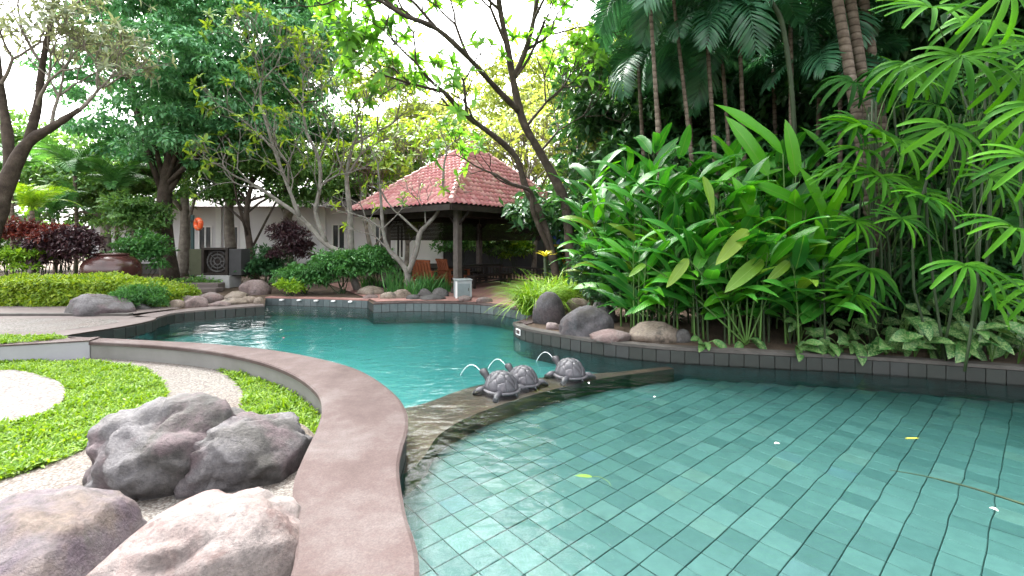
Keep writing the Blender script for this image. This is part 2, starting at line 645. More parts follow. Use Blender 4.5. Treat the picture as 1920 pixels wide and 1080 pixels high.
def jet_mat():
    m, nt, b, out = newmat("jet_water", 0.05, 0.6)
    b.inputs["Base Color"].default_value = (0.9, 0.95, 0.97, 1)
    tr = N(nt, "BsdfTransparent")
    ms = N(nt, "MixShader")
    ms.inputs[0].default_value = 0.45
    nt.links.new(tr.outputs[0], ms.inputs[1])
    nt.links.new(b.outputs[0], ms.inputs[2])
    nt.links.new(ms.outputs[0], out.inputs[0])
    return m


M['jet'] = jet_mat()


def veins(pitch, rib=0.004, amount=0.25):
    def fn(nt, c, b):
        tc = N(nt, "TexCoord")
        sx = N(nt, "SeparateXYZ")
        nt.links.new(tc.outputs["Object"], sx.inputs[0])
        ab = N(nt, "Math", operation='ABSOLUTE')
        nt.links.new(sx.outputs[0], ab.inputs[0])
        ma = N(nt, "Math", operation='MULTIPLY_ADD')
        ma.inputs[1].default_value = -0.8
        nt.links.new(ab.outputs[0], ma.inputs[0])
        nt.links.new(sx.outputs[1], ma.inputs[2])
        si = N(nt, "Math", operation='SINE')
        sc = N(nt, "Math", operation='MULTIPLY')
        sc.inputs[1].default_value = 2 * math.pi / pitch
        nt.links.new(ma.outputs[0], sc.inputs[0])
        nt.links.new(sc.outputs[0], si.inputs[0])
        bump(nt, b, si.outputs[0], 0.35, 0.003)
        lt = N(nt, "Math", operation='LESS_THAN')
        lt.inputs[1].default_value = rib
        nt.links.new(ab.outputs[0], lt.inputs[0])
        md = N(nt, "Math", operation='MULTIPLY')
        md.inputs[1].default_value = amount * 2
        nt.links.new(lt.outputs[0], md.inputs[0])
        return mix(nt, md.outputs[0], c, (0.22, 0.34, 0.09))
    return fn


def spots(nt, c, b):
    tc = N(nt, "TexCoord")
    sx = N(nt, "SeparateXYZ")
    nt.links.new(tc.outputs["Object"], sx.inputs[0])
    ab = N(nt, "Math", operation='ABSOLUTE')
    nt.links.new(sx.outputs[0], ab.inputs[0])
    v = coords(nt)
    n = noise(nt, v, 42, 3, 0.6)
    ma = N(nt, "Math", operation='MULTIPLY_ADD')
    ma.inputs[1].default_value = -1.6
    nt.links.new(ab.outputs[0], ma.inputs[0])
    nt.links.new(n, ma.inputs[2])
    f = ramp(nt, ma.outputs[0], [(0.43, (0, 0, 0)), (0.50, (1, 1, 1))])
    return mix(nt, f, c, (0.13, 0.20, 0.075))


M['l_dense'] = leafmat("leaf_dense", (0.063, 0.215, 0.095), (0.215, 0.506, 0.240), 0.22, (1.3, 1.3, 0.7), 0.35, 0.6)
M['l_frangi'] = leafmat("leaf_frangipani", (0.08, 0.19, 0.035), (0.30, 0.42, 0.06), 0.42, (1.5, 1.4, 0.5))
M['l_frangi_near'] = leafmat("leaf_frangipani_near", (0.06, 0.20, 0.035), (0.18, 0.40, 0.06), 0.45, (1.5, 1.4, 0.5), 0.4, 0.4, veins(0.02, 0.003))
M['l_pale'] = leafmat("leaf_pale", (0.14, 0.20, 0.05), (0.36, 0.42, 0.12), 0.45, (1.5, 1.4, 0.7))
M['l_back'] = leafmat("leaf_back", (0.055, 0.15, 0.045), (0.17, 0.33, 0.09), 0.32)
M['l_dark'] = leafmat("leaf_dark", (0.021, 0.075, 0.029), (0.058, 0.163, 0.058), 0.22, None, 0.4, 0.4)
M['l_palm'] = leafmat("leaf_palm", (0.024, 0.091, 0.048), (0.065, 0.205, 0.102), 0.25, (1.2, 1.3, 0.7), 0.36, 0.5)
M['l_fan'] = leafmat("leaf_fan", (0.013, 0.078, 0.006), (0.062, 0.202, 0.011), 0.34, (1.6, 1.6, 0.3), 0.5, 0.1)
M['l_fanshade'] = leafmat("leaf_fan_shade", (0.008, 0.047, 0.008), (0.023, 0.098, 0.013), 0.28, (1.3, 1.5, 0.4), 0.5, 0.1)  # darker copy of the fan leaf; thicket shade is put into its colour
M['l_heli'] = leafmat("leaf_heliconia", (0.016, 0.108, 0.016), (0.058, 0.256, 0.029), 0.3, (1.5, 1.6, 0.4), 0.33, 0.5, veins(0.025))
M['l_helibright'] = leafmat("leaf_heliconia_bright", (0.052, 0.245, 0.012), (0.091, 0.337, 0.018), 0.42, (1.5, 1.4, 0.4), 0.33, 0.5, veins(0.025))
M['l_heliyellow'] = leafmat("leaf_heliconia_yellow", (0.088, 0.208, 0.016), (0.176, 0.272, 0.028), 0.35, (1.4, 1.3, 0.5), 0.4, 0.4, veins(0.025))
M['stem_green'] = plain("stem_green", (0.06, 0.13, 0.025), 0.5, 0.4, 0.3)
M['stem_dark'] = plain("stem_dark", (0.018, 0.033, 0.011), 0.6, 0.3, 0.3)
M['l_dieff'] = leafmat("leaf_spotted", (0.015, 0.074, 0.015), (0.039, 0.128, 0.025), 0.12, None, 0.4, 0.3, spots)
M['l_hedge'] = leafmat("leaf_hedge", (0.103, 0.207, 0.017), (0.310, 0.414, 0.044), 0.35, (1.4, 1.3, 0.4))
M['l_greyish'] = leafmat("leaf_greyish", (0.13, 0.17, 0.10), (0.34, 0.38, 0.25), 0.4, (1.3, 1.25, 0.8))
M['l_red'] = leafmat("leaf_red", (0.065, 0.009, 0.012), (0.215, 0.055, 0.036), 0.25, (1.3, 1.0, 0.9))
M['l_purple'] = leafmat("leaf_purple", (0.022, 0.010, 0.016), (0.075, 0.035, 0.04), 0.15, (1.2, 1.0, 0.9))
M['l_lime'] = leafmat("leaf_lime", (0.11, 0.26, 0.02), (0.28, 0.44, 0.04), 0.4, (1.4, 1.3, 0.4))
M['l_yellow'] = leafmat("leaf_yellow", (0.55, 0.50, 0.03), (0.68, 0.62, 0.06), 0.3, (1.2, 1.1, 0.5))
M['l_shrub'] = leafmat("leaf_shrub", (0.039, 0.138, 0.039), (0.097, 0.276, 0.069), 0.25)
M['grass'] = leafmat("grass_blade", (0.064, 0.159, 0.008), (0.190, 0.305, 0.019), 0.35, (1.4, 1.3, 0.4), 0.5, 0.3)

# ================================================================== THE SETTING
ZW, ZLAWN, ZSH, ZDEEP = -0.22, -0.27, -0.455, -0.53


def g2(px, py, z=0.0):
    p = G(px, py, z)
    return (p.x, p.y)


# pool side and lawn side of the wide curved coping, from behind the camera to the far left
near_out = catmull([(-0.2, -1.2), (-0.28, 0.2), (-0.36, 1.2)] + [g2(*p) for p in [(782, 1080), (757, 960), (745, 880), (751, 840), (762, 800), (757, 765), (735, 735), (690, 702), (640, 682), (560, 664), (480, 652), (380, 643), (300, 639), (200, 634), (112, 630)]], 8)
near_in = catmull([(-0.78, -1.2), (-0.86, 0.2), (-0.93, 1.2)] + [g2(*p) for p in [(548, 1080), (553, 960), (556, 900), (575, 850), (598, 800), (606, 765), (596, 735), (560, 706), (510, 684), (450, 668), (380, 656), (300, 648), (220, 643), (158, 640)]], 8)
left_edge = catmull([near_out[-1], g2(165, 622), g2(240, 610), g2(286, 600), g2(294, 594)], 5)
ledge_left = catmull([g2(294, 594), g2(330, 586), g2(400, 579), g2(496, 572)], 4)
far_wall = np.array([g2(496, 572), g2(498, 557), g2(560, 558), g2(640, 560), g2(690, 562), g2(700, 569)])
far_edge = catmull([g2(700, 569), g2(760, 567), g2(860, 568), g2(930, 573), g2(975, 581), g2(998, 590), g2(985, 598), g2(963, 605)], 6)
planter = catmull([g2(963, 605), g2(975, 612), g2(1000, 618), g2(1060, 628), g2(1120, 637), g2(1240, 649), g2(1431, 659), g2(1623, 668), g2(1920, 688), (8.6, 4.9), (10.0, 3.2)], 8)
closing = catmull([(10.0, 3.2), (10.4, 0.5), (8.0, -2.2), (4.0, -2.8), (1.0, -2.3), (-0.2, -1.2)], 6)
loop = np.concatenate([near_out[:-1], left_edge[:-1], ledge_left[:-1], far_wall[:-1], far_edge[:-1], planter[:-1], closing[:-1]])


def triangulate(loops):
    """2D loops (outer, holes...) -> vertex array (n,2) in loop order, triangles facing up"""
    bm = bmesh.new()
    allp = []
    for l in loops:
        vs_ = [bm.verts.new((p[0], p[1], 0)) for p in l]
        allp += [(p[0], p[1]) for p in l]
        for i in range(len(vs_)):
            bm.edges.new((vs_[i - 1], vs_[i]))
    bm.verts.index_update()
    bmesh.ops.triangle_fill(bm, use_beauty=True, use_dissolve=False, edges=list(bm.edges), normal=(0, 0, 1))
    bm.verts.index_update()
    V = np.array([v.co[:2] for v in bm.verts])
    Fc = []
    for f in bm.faces:
        t = [v.index for v in f.verts]
        a, b, c = V[t[0]], V[t[1]], V[t[2]]
        Fc.append(tuple(t) if (b[0] - a[0]) * (c[1] - a[1]) - (b[1] - a[1]) * (c[0] - a[0]) > 0 else tuple(t[::-1]))
    bm.free()
    ar = sum(abs((V[b][0] - V[a][0]) * (V[c][1] - V[a][1]) - (V[b][1] - V[a][1]) * (V[c][0] - V[a][0])) / 2 for a, b, c in Fc)
    return V, Fc


def dedupe(l):
    l = [np.array(p[:2], float) for p in l]
    return [p for i, p in enumerate(l) if np.linalg.norm(p - l[i - 1]) > 1e-4]


def sheet(name, outer, z, mat, holes=(), label=None, cat=None, kind='structure', smooth=False):
    V2, Fc = triangulate([dedupe(outer)] + [dedupe(h) for h in holes])
    V = np.c_[V2, np.full(len(V2), z)]
    return single(name, V, Fc, mat, label, cat, kind=kind)


def wall_strip(line, z0, z1, closed=False):
    line = np.asarray(line)
    n = len(line)
    V = np.concatenate([np.c_[line[:, :2], np.full(n, z0)], np.c_[line[:, :2], np.full(n, z1)]])
    m = n if closed else n - 1
    Fc = [(i, (i + 1) % n, n + (i + 1) % n, n + i) for i in range(m)]
    return V, Fc


def ring_strip(a, b, prof):
    """cross-section prof [(t,z)] with t=0 on line a, t=1 on line b, swept along both"""
    n = min(len(a), len(b))
    a = resample(a, 1e9 if False else np.linalg.norm(np.diff(a, axis=0), axis=1).sum() / 150)
    b = resample(b, np.linalg.norm(np.diff(b, axis=0), axis=1).sum() / 150)
    n = min(len(a), len(b))
    a, b = a[:n], b[:n]
    k = len(prof)
    V = np.zeros((n, k, 3))
    for j, (t, z) in enumerate(prof):
        V[:, j, :2] = a[:, :2] * (1 - t) + b[:, :2] * t
        V[:, j, 2] = z
    Fc = [(i * k + j, i * k + (j + 1) % k, (i + 1) * k + (j + 1) % k, (i + 1) * k + j) for i in range(n - 1) for j in range(k)]
    Fc += [tuple(range(k - 1, -1, -1)), tuple((n - 1) * k + j for j in range(k))]
    return V.reshape(-1, 3), Fc


# ground with the pool and the sunken lawn cut out of it
sunk = [tuple(p) for p in near_in] + [(-7.63, 6.78), (-11, 5.9), (-16, 4.5), (-16, -4.5), (-0.78, -4.5)]
sheet("ground", [(-300, -300), (300, -300), (300, 400), (-300, 400)], -0.02, M['soil'], [loop, sunk])

# pool shell
shell = MB()
V, Fc = wall_strip(loop, -0.02, ZW - 0.03, True)
shell.add(V, Fc)
pool_shell = single("pool_wall", shell.v, shell.F, M['darkgrout'], kind='structure')
V, Fc = wall_strip(loop, ZW - 0.03, ZDEEP, True)
part("wall_below_water", V, Fc, M['deeptile'], pool_shell)
sheet("pool_floor_deep", loop, ZDEEP, M['deeptile']).name = "pool_floor"

ledge_up = catmull([(-1.42, 4.85), g2(800, 745, ZW), g2(850, 727, ZW), g2(905, 712, ZW), g2(985, 703, ZW), g2(1060, 695, ZW), g2(1150, 690, ZW), (2.3, 6.72)], 5)
ledge_dn = catmull([(2.35, 6.6), g2(1150, 698, ZW), g2(1080, 711, ZW), g2(1000, 731, ZW), g2(930, 752, ZW), g2(870, 775, ZW), g2(822, 805, ZW), g2(797, 840, ZW), (-0.80, 3.72), (-0.93, 3.45)], 5)
coping_side = [p for p in near_out if 3.5 < p[1] < 4.95 and p[0] > -1.6]
ledge_poly = [tuple(p) for p in ledge_up] + [tuple(p) for p in ledge_dn] + [(p[0] - 0.03, p[1]) for p in coping_side]
lo = sheet("pool_ledge", ledge_poly, ZW - 0.06, M['ledge'])
lo.name = "pool_ledge"
lw = MB()
V, Fc = wall_strip(ledge_up, ZW - 0.06, ZDEEP)
lw.add(V, Fc)
V, Fc = wall_strip(ledge_dn, ZW - 0.06, ZSH - 0.05)
lw.add(V, Fc)
lwo = part("ledge_side", lw.v, lw.F, plain("ledge_side_green", (0.03, 0.05, 0.03), 0.8), lo)  # ledge sides in one even dark green

i0 = int(np.argmin(np.linalg.norm(planter - ledge_dn[0], axis=1)))
j0 = int(np.argmin(np.linalg.norm(near_out - ledge_dn[-1], axis=1)))
shallow = np.concatenate([ledge_dn[::-1], planter[i0 + 1:-1], closing[:-1], near_out[:j0]])
sf = sheet("pool_floor_shallow", shallow, ZSH - 0.012, M['grout'])
sf.name = "pool_floor"
# stone tiles of the shallow floor
T = 0.2
ang = R(40.6)
ca, sa = math.cos(ang), math.sin(ang)
cand = []
for i in range(-60, 100):
    for j in range(-80, 80):
        x, y = (i * ca - j * sa) * T + 0.52, (i * sa + j * ca) * T + 3.0
        cand.append((x, y, i, j))
cand = np.array(cand)
keep = inpoly(cand[:, :2], shallow)
cand = cand[keep]


def vis_key(x, y):
    if y < 0.4:
        return 1e6
    px, py = 960 + x / y * F, HZ + (CAMH - ZSH) / y * F
    return y + (1000 if (px < 730 or px > 1960 or py > 1120) else 0)


cand = sorted(cand.tolist(), key=lambda c: vis_key(c[0], c[1]))


def ripple(P2):
    x, y = P2[:, 0], P2[:, 1]
    k = np.clip((x - 1.3) / 2.2, 0, 1) * 0.0055 * (0.6 + 0.5 * np.sin(1.7 * x + 2.3 * y)) + 0.001
    dx = k * (np.sin(13 * y + 4 * x + 1.5 * np.sin(3 * x)) + 0.5 * np.sin(21 * y - 9 * x))
    dy = k * 0.7 * (np.sin(11 * x + 3 * y) + 0.5 * np.sin(19 * x + 7 * y))
    return np.stack([dx, dy], 1)


def floor_tile(x, y):
    hlf, rot = 0.0974, ang + random.uniform(-0.006, 0.006)
    c_, s_ = math.cos(rot), math.sin(rot)
    q = [(-1, -1), (-.33, -1), (.33, -1), (1, -1), (1, -.33), (1, .33), (1, 1), (.33, 1), (-.33, 1), (-1, 1), (-1, .33), (-1, -.33)]
    q = np.array(q) * hlf
    q = q @ np.array([[c_, s_], [-s_, c_]]) + np.array([x, y])
    w2 = q + ripple(q)
    cen_ = w2.mean(0)
    inn = cen_ + (w2 - cen_) * 0.965
    dz = random.uniform(-.0015, .0015)
    V_ = np.concatenate([np.c_[w2, np.full(12, ZSH - .012)], np.c_[w2, np.full(12, ZSH - .003 + dz)], np.c_[inn, np.full(12, ZSH + dz)]])
    F_ = [(i, (i + 1) % 12, 12 + (i + 1) % 12, 12 + i) for i in range(12)] + [(12 + i, 12 + (i + 1) % 12, 24 + (i + 1) % 12, 24 + i) for i in range(12)] + [tuple(24 + i for i in range(12))]
    return V_, F_


restm = MB()
for n_, (x, y, i, j) in enumerate(cand):
    V_, F_ = floor_tile(x, y)
    if n_ < 290:
        link("floor_tile", mesh("floor_tile", V_ - np.array([x, y, ZSH]), F_, M['tile']), sf, loc=(x, y, ZSH))
    elif vis_key(x, y) < 1000 or y > 0:
        restm.add(V_, F_)
part("floor_tile_field", restm.v, restm.F, M['tile'], sf, kind='stuff')

# stone tiles on the pool walls
mb = MB()
mb.box((-0.096, -0.011, -0.096), (0.096, 0.011, 0.096), bev=0.004)
wtile_me = mesh("wall_tile", mb.v, mb.F, M['walltile'])
ftile_me = mesh("wall_tile", mb.v, mb.F, tile_mat("blue_grey_wall_tile", [(0.0, (0.06, 0.075, 0.08)), (0.6, (0.085, 0.105, 0.11)), (1.0, (0.11, 0.125, 0.13))]))


def wall_tiles(parent, line, rows, z_top, me=wtile_me, name="wall_tile", inward=0.006):
    base = WL.get(parent.name, Vector((0, 0, 0)))
    pts = resample(line, 0.2)
    for a, b in zip(pts[:-1], pts[1:]):
        c = (a + b) / 2
        an = math.atan2(b[1] - a[1], b[0] - a[0])
        nx, ny = math.sin(an), -math.cos(an)
        for r_ in range(rows):
            z = z_top - 0.098 - r_ * 0.2
            link(name, me, parent, Matrix.Translation(Vector((c[0] + nx * inward, c[1] + ny * inward, z + random.uniform(-.001, .001))) - base) @ Matrix.Rotation(an + random.uniform(-.01, .01), 4, 'Z'))


# water: one closed body, its top the pool surface
wl = loop.copy()
cen = wl.mean(0)
V = np.concatenate([np.c_[wl, np.full(len(wl), ZW)], np.c_[wl, np.full(len(wl), ZDEEP - 0.1)]])
n = len(wl)
_, tri = triangulate([wl])
Fc = []
for t in tri:
    Fc.append(t)
    Fc.append(tuple(i + n for i in t[::-1]))
area2 = sum(wl[i, 0] * wl[(i + 1) % n, 1] - wl[(i + 1) % n, 0] * wl[i, 1] for i in range(n))
for i in range(n):
    q = (i, n + i, n + (i + 1) % n, (i + 1) % n)
    Fc.append(q if area2 > 0 else q[::-1])
single("pool_water", V, Fc, M['water'], kind='structure').name = "water"

# curved low wall with its wide coping, between pool and sunken lawn
pw = root("curved_pool_wall", (near_in[40][0], near_in[40][1], ZLAWN), "low curved pool wall with wide mauve concrete coping", "wall")
V, Fc = ring_strip(near_out, near_in, [(-0.02, -0.014), (-0.02, -0.05), (0.02, -0.052), (0.9, -0.052), (1.02, -0.05), (1.02, -0.012), (0.99, 0.0), (0.02, 0.0)])
part("coping", V, Fc, M['coping'], pw)
V, Fc = ring_strip(near_out, near_in, [(0.004, -0.053), (0.004, -1.0), (0.94, -1.0), (0.94, -0.053)])
part("wall_face", V, Fc, M['plaster'], pw)

rw_a, rw_b = np.array([(-6.62, 7.13), (-7.63, 6.78), (-11, 5.9), (-16, 4.5)]), np.array([(-6.7, 7.4), (-7.7, 7.02), (-11.08, 6.15), (-16.1, 4.75)])
rw = root("retaining_wall", (-8, 6.8, ZLAWN), "straight pale grey retaining wall at the back of the sunken lawn", "wall")
V, Fc = ring_strip(rw_a, rw_b, [(0, 0.001), (0, -0.5), (1, -0.5), (1, 0.001)])
part("wall_face", V, Fc, plain("grey_plaster", (0.25, 0.25, 0.27), 0.8, 0.3, 0.1, 2), rw)
V, Fc = ring_strip(offset_line(rw_a, 0.01), rw_b, [(0, 0.002), (0, 0.022), (1, 0.022), (1, 0.002)])
part("coping", V, Fc, M['coping'], rw)

# planter wall on the right: lip and tiles
pl = root("planter_wall", (2.0, 6.9, ZW), "long curved planter wall of grey green tiles under a dark stone lip", "wall")
V, Fc = ring_strip(offset_line(planter, -0.02), offset_line(planter, 0.16), [(0, 0.0), (0, -0.045), (1, -0.045), (1, 0.0)])
part("lip", V, Fc, M['lip'], pl)
wall_tiles(pl, planter[4:74], 1, -0.05)
pq = MB()
# depth marker plate near the tip of the planter
mk = root("depth_marker", (0.12, 8.55, -0.13), "small white framed depth marker plate on the tip of the planter wall", "sign")
a = planter[6]
b = planter[9]
an = math.atan2(b[1] - a[1], b[0] - a[0])
cpt = (a + b) / 2
Mx = Matrix.Translation((cpt[0] + math.sin(an) * 0.028, cpt[1] - math.cos(an) * 0.028, -0.105)) @ Matrix.Rotation(an, 4, 'Z')
part("plate", MB().box((-0.09, -0.006, -0.055), (0.09, 0.006, 0.055), Mx).v, MB().box((0, 0, 0), (1, 1, 1)).F, M['white'], mk)
part("panel", MB().box((-0.07, -0.009, -0.035), (0.07, -0.004, 0.035), Mx).v, MB().box((0, 0, 0), (1, 1, 1)).F, plain("marker_dark", (0.05, 0.03, 0.03), 0.5), mk)

# far pool edges
fe = root("far_pool_wall", (-4.5, 12.7, ZW), "straight tiled pool wall with overflow spouts in front of the shrubs", "wall")
wall_tiles(fe, far_wall[1:5], 1, -0.03, ftile_me)
V, Fc = ring_strip(far_wall[1:5] + np.array([0, -0.02]), far_wall[1:5] + np.array([0, 0.28]), [(0, 0.0), (0, -0.03), (1, -0.03), (1, 0.0)])
part("coping", V, Fc, M['brickdeck'], fe)
sp_pts = resample(far_wall[1:5], 0.5)
mb = MB()
mb.box((-0.05, -0.12, -0.02), (0.05, 0.02, 0.015), bev=0.006)
sp_me = mesh("spout", mb.v, mb.F, M['white'])
for p in sp_pts[1:-1]:
    link("spout", sp_me, fe, Matrix.Translation(Vector((p[0], p[1], -0.06)) - WL[fe.name]))

le = root("left_pool_wall", (-7.0, 10.5, ZW), "dark tiled pool wall under the line of flat stones", "wall")
wall_tiles(le, np.concatenate([left_edge[8:-1], ledge_left]), 1, -0.03)
ll = np.concatenate([ledge_left])
V, Fc = ring_strip(offset_line(ll, -0.02), offset_line(ll, 0.5), [(0, 0.0), (0, -0.04), (1, -0.04), (1, 0.0)])
part("coping", V, Fc, M['deck'], le)
re_ = root("gazebo_pool_edge", (-1.2, 11.6, ZW), "curved tiled pool edge with pink coping in front of the gazebo", "wall")
wall_tiles(re_, far_edge[:30], 1, -0.03, ftile_me)
V, Fc = ring_strip(offset_line(far_edge, -0.02), offset_line(far_edge, 0.3), [(0, 0.0), (0, -0.03), (1, -0.03), (1, 0.0)])
part("coping", V, Fc, M['coping'], re_)

# decks on the left and at the gazebo
terr = [g2(112, 629.6)] + [tuple(p) for p in left_edge[1:-1]] + [g2(260, 592), g2(0, 592), (-18, 9.6), (-18, 4.2), (-11.08, 6.16), (-7.7, 7.03), (-6.9, 7.33)]
sheet("terrace", terr, 0.0, M['deck'])
sheet("pebble_terrace", [g2(0, 624), g2(95, 622), g2(180, 612), g2(225, 604), g2(215, 599), g2(100, 597.5), g2(0, 598), (-16, 9.0), (-16, 7.1)], 0.004, M['terrace'])
kb = single("kerb", MB().box((-18, 9.62, -0.02), (-8.1, 9.74, 0.05), bev=0.01).v, MB().box((-18, 9.62, -0.02), (-8.1, 9.74, 0.05), bev=0.01).F, M['lip'], kind='structure')
sheet("path", [(-18, 9.74), (-8.1, 9.74), (-7.7, 10.6), (-9, 11.0), (-18, 11.0)], 0.03, M['deck'])
upl = [g2(0, 648.5), g2(60, 644), g2(128, 637), g2(110, 633), g2(0, 634), (-12, 7.1), (-12, 6.3)]
sheet("upper_lawn", upl, 0.006, M['lawn_soil'])
gz_deck = [tuple(p + np.array([0, 0.28])) for p in far_edge[:32]] + [(2.5, 12.5), (3.8, 18), (0, 23), (-7, 17.2), (-4.0, 12.6)]
sheet("gazebo_deck", gz_deck, 0.012, M['brickdeck'])

# sunken lawn: soil, pebble paths, grass
ZL = ZLAWN
sheet("sunken_lawn", sunk, ZL, M['lawn_soil'])
path_o = catmull([g2(x, y, ZL) for x, y in [(60, 676), (130, 670), (250, 668), (340, 674), (420, 702), (456, 738), (452, 768), (440, 795), (450, 850), (560, 830), (600, 850)]], 5)
path_i = catmull([g2(x, y, ZL) for x, y in [(-300, 1000), (-120, 945), (0, 905), (60, 885), (150, 850), (230, 806), (298, 765), (312, 733), (275, 698), (200, 683), (100, 681), (60, 680)]], 5)
path_poly = [tuple(p) for p in path_o] + [(-1.3, 2.6), (-1.0, 1.2), (-0.9, -1.0), (-5, -1.0)] + [tuple(p) for p in path_i]
sheet("pebble_path", path_poly, ZL + 0.012, M['pebble'])
circ = catmull([g2(x, y, ZL) for x, y in [(-160, 720), (0, 700), (60, 705), (110, 722), (122, 745), (105, 770), (50, 790), (0, 803), (-160, 805)]], 5, True)
circ_o = sheet("pebble_circle", circ, ZL + 0.045, M['terrace'])
V, Fc = wall_strip(circ, ZL + 0.045, ZL - 0.02, True)
part("edge", V, Fc, M['lip'], circ_o)


def grass(name, region, holes, z, dens, h, label):
    reg = np.asarray(region)
    lo_, hi_ = reg.min(0), reg.max(0)
    lo_ = np.maximum(lo_, (-9.5, 1.5))
    n_ = int((hi_[0] - lo_[0]) * (hi_[1] - lo_[1]) * dens)
    p = rng.uniform(lo_, hi_, (n_, 2))
    k = inpoly(p, reg)
    for hh in holes:
        k &= ~inpoly(p, np.asarray(hh))
    px = 960 + p[:, 0] / np.maximum(p[:, 1], .1) * F
    k &= px > -120
    p = p[k]
    n_ = len(p)
    cl = np.array([mnoise.noise(Vector((a * 3.0, b * 3.0, 0))) for a, b in p])
    az = rng.uniform(0, 2 * math.pi, n_)
    el = rng.uniform(0.15, 1.2, n_)
    d = np.stack([np.cos(az) * np.cos(el), np.sin(az) * np.cos(el), np.sin(el)], 1)
    up = np.tile([0, 0, 1.0], (n_, 1)) + rng.normal(0, .3, (n_, 3))
    s = rng.uniform(0.6, 1.25, n_) * h * (1 + 0.5 * cl)
    zz = z + rng.uniform(0, 0.035, n_) + 0.015 * np.maximum(cl, 0)
    Vg, Fg = scatter(blade(1.0, 0.26, 2, 0.3, 0.9), frames(d, up), s, np.c_[p, zz])
    single(name, Vg, Fg, M['grass'], label, "grass", kind='stuff')


grass("grass", sunk, [path_poly, circ], ZL, 5200, 0.062, "bright short green lawn grass between the pebble paths")
grass("grass", upl, [], 0.006, 3500, 0.06, "strip of bright grass on the upper terrace")


# ================================================================== ROCKS
def rock_mesh(dim, seed, sub=4, rough=0.22, flat=0.35, sharp=0.0, cuts=5):
    bm = bmesh.new()
    bmesh.ops.create_icosphere(bm, subdivisions=sub, radius=1.0)
    rr = random.Random(seed)
    off = Vector((rr.uniform(-50, 50), rr.uniform(-50, 50), rr.uniform(-50, 50)))
    planes = []
    for _ in range(cuts):
        nrm = Vector((rr.uniform(-1, 1), rr.uniform(-1, 1), rr.uniform(-0.3, 1))).normalized()
        planes.append((nrm, rr.uniform(0.62, 0.92)))
    for v in bm.verts:
        d = v.co.normalized()
        r_ = 1 + rough * mnoise.fractal(d * 1.1 + off, 1.0, 2.0, 3) + rough * 0.35 * mnoise.fractal(d * 3.2 + off, 0.9, 2.1, 4) + rough * 0.10 * mnoise.fractal(d * 9 + off, 0.8, 2.1, 4)
        if sharp:
            r_ -= sharp * max(0.0, 0.09 - abs(mnoise.noise(d * 1.6 + off * 1.3))) * 2.2
        p = d * r_
        for nrm, dist in planes:
            e = p.dot(nrm) - dist
            if e > 0:
                p = p - nrm * e * 0.8
        if p.z < -flat:
            p.z = -flat + (p.z + flat) * 0.15
        v.co = Vector((p.x * dim[0] / 2, p.y * dim[1] / 2, (p.z + flat) * dim[2] / (1 + flat)))
    V = np.array([v.co[:] for v in bm.verts])
    Fc = np.array([[v.index for v in f.verts] for f in bm.faces])
    bm.free()
    V[:, 2] *= dim[2] / max(1e-3, V[:, 2].max())
    return V, Fc


def rock(name, loc, dim, mat, label, cat="rock", seed=0, rz=0, sub=3, rough=0.22, tilt=(0, 0), group=None, **kw):
    V, Fc = rock_mesh(dim, seed, sub, rough, **kw)
    o = link(name, mesh(name, V, Fc, M[mat], True), loc=loc)
    o.rotation_euler = (tilt[0], tilt[1], rz)
    return tag(o, label, cat, group)


# big boulders beside the coping in the foreground
rock("boulder", (-2.66, 3.62, ZL - 0.06), (1.24, 0.95, 0.66), 'rock_grey', "large grey boulder with dark cracked face, tallest of the rocks by the coping", "boulder", 3, 0.2, 5, 0.2, sharp=0.35, cuts=2)
rock("boulder", (-2.10, 3.62, ZL - 0.05), (0.95, 0.72, 0.50), 'rock_grey', "smaller grey boulder wedged between the tall cracked boulder and the coping", "boulder", 14, 0.5, 5, 0.24, sharp=0.5, cuts=2)
rock("boulder", (-2.34, 2.22, ZL - 0.08), (1.12, 0.95, 0.62), 'rock_purple', "rounded purple and tan boulder in front of the cracked grey boulder", "boulder", 21, -0.2, 5, 0.14, cuts=2)
rock("boulder", (-1.62, 2.32, ZL - 0.08), (1.26, 1.04, 0.56), 'rock_cream', "flat topped cream and pink boulder touching the coping", "boulder", 33, 0.25, 5, 0.20, sharp=0.4, tilt=(0.05, -0.10))
rock("boulder", (-3.15, 2.72, ZL - 0.05), (0.55, 0.5, 0.28), 'rock_purple', "small low grey purple stone on the pebble path beside the purple boulder", "boulder", 8, 0.1, 4, 0.18)
rock("boulder", (-2.0, 3.98, ZL - 0.04), (0.62, 0.42, 0.30), 'rock_beige', "small orange beige stone behind the grey boulders at the grass edge", "boulder", 9, -0.1, 4, 0.2)
# left terrace
p = G(168, 592)
rock("boulder", (p.x - 0.05, p.y + 0.3, -0.02), (1.35, 0.8, 0.47), 'rock_grey', "long smooth grey boulder in front of the clipped hedge", "boulder", 17, 0.05, 4, 0.2)
p = G(250, 583)
rock("rock", (p.x, p.y + 0.2, -0.02), (0.56, 0.4, 0.19), 'rock_dark', "small dark grey stone at the end of the long smooth boulder", "rock", 5, 0, 3, 0.15)

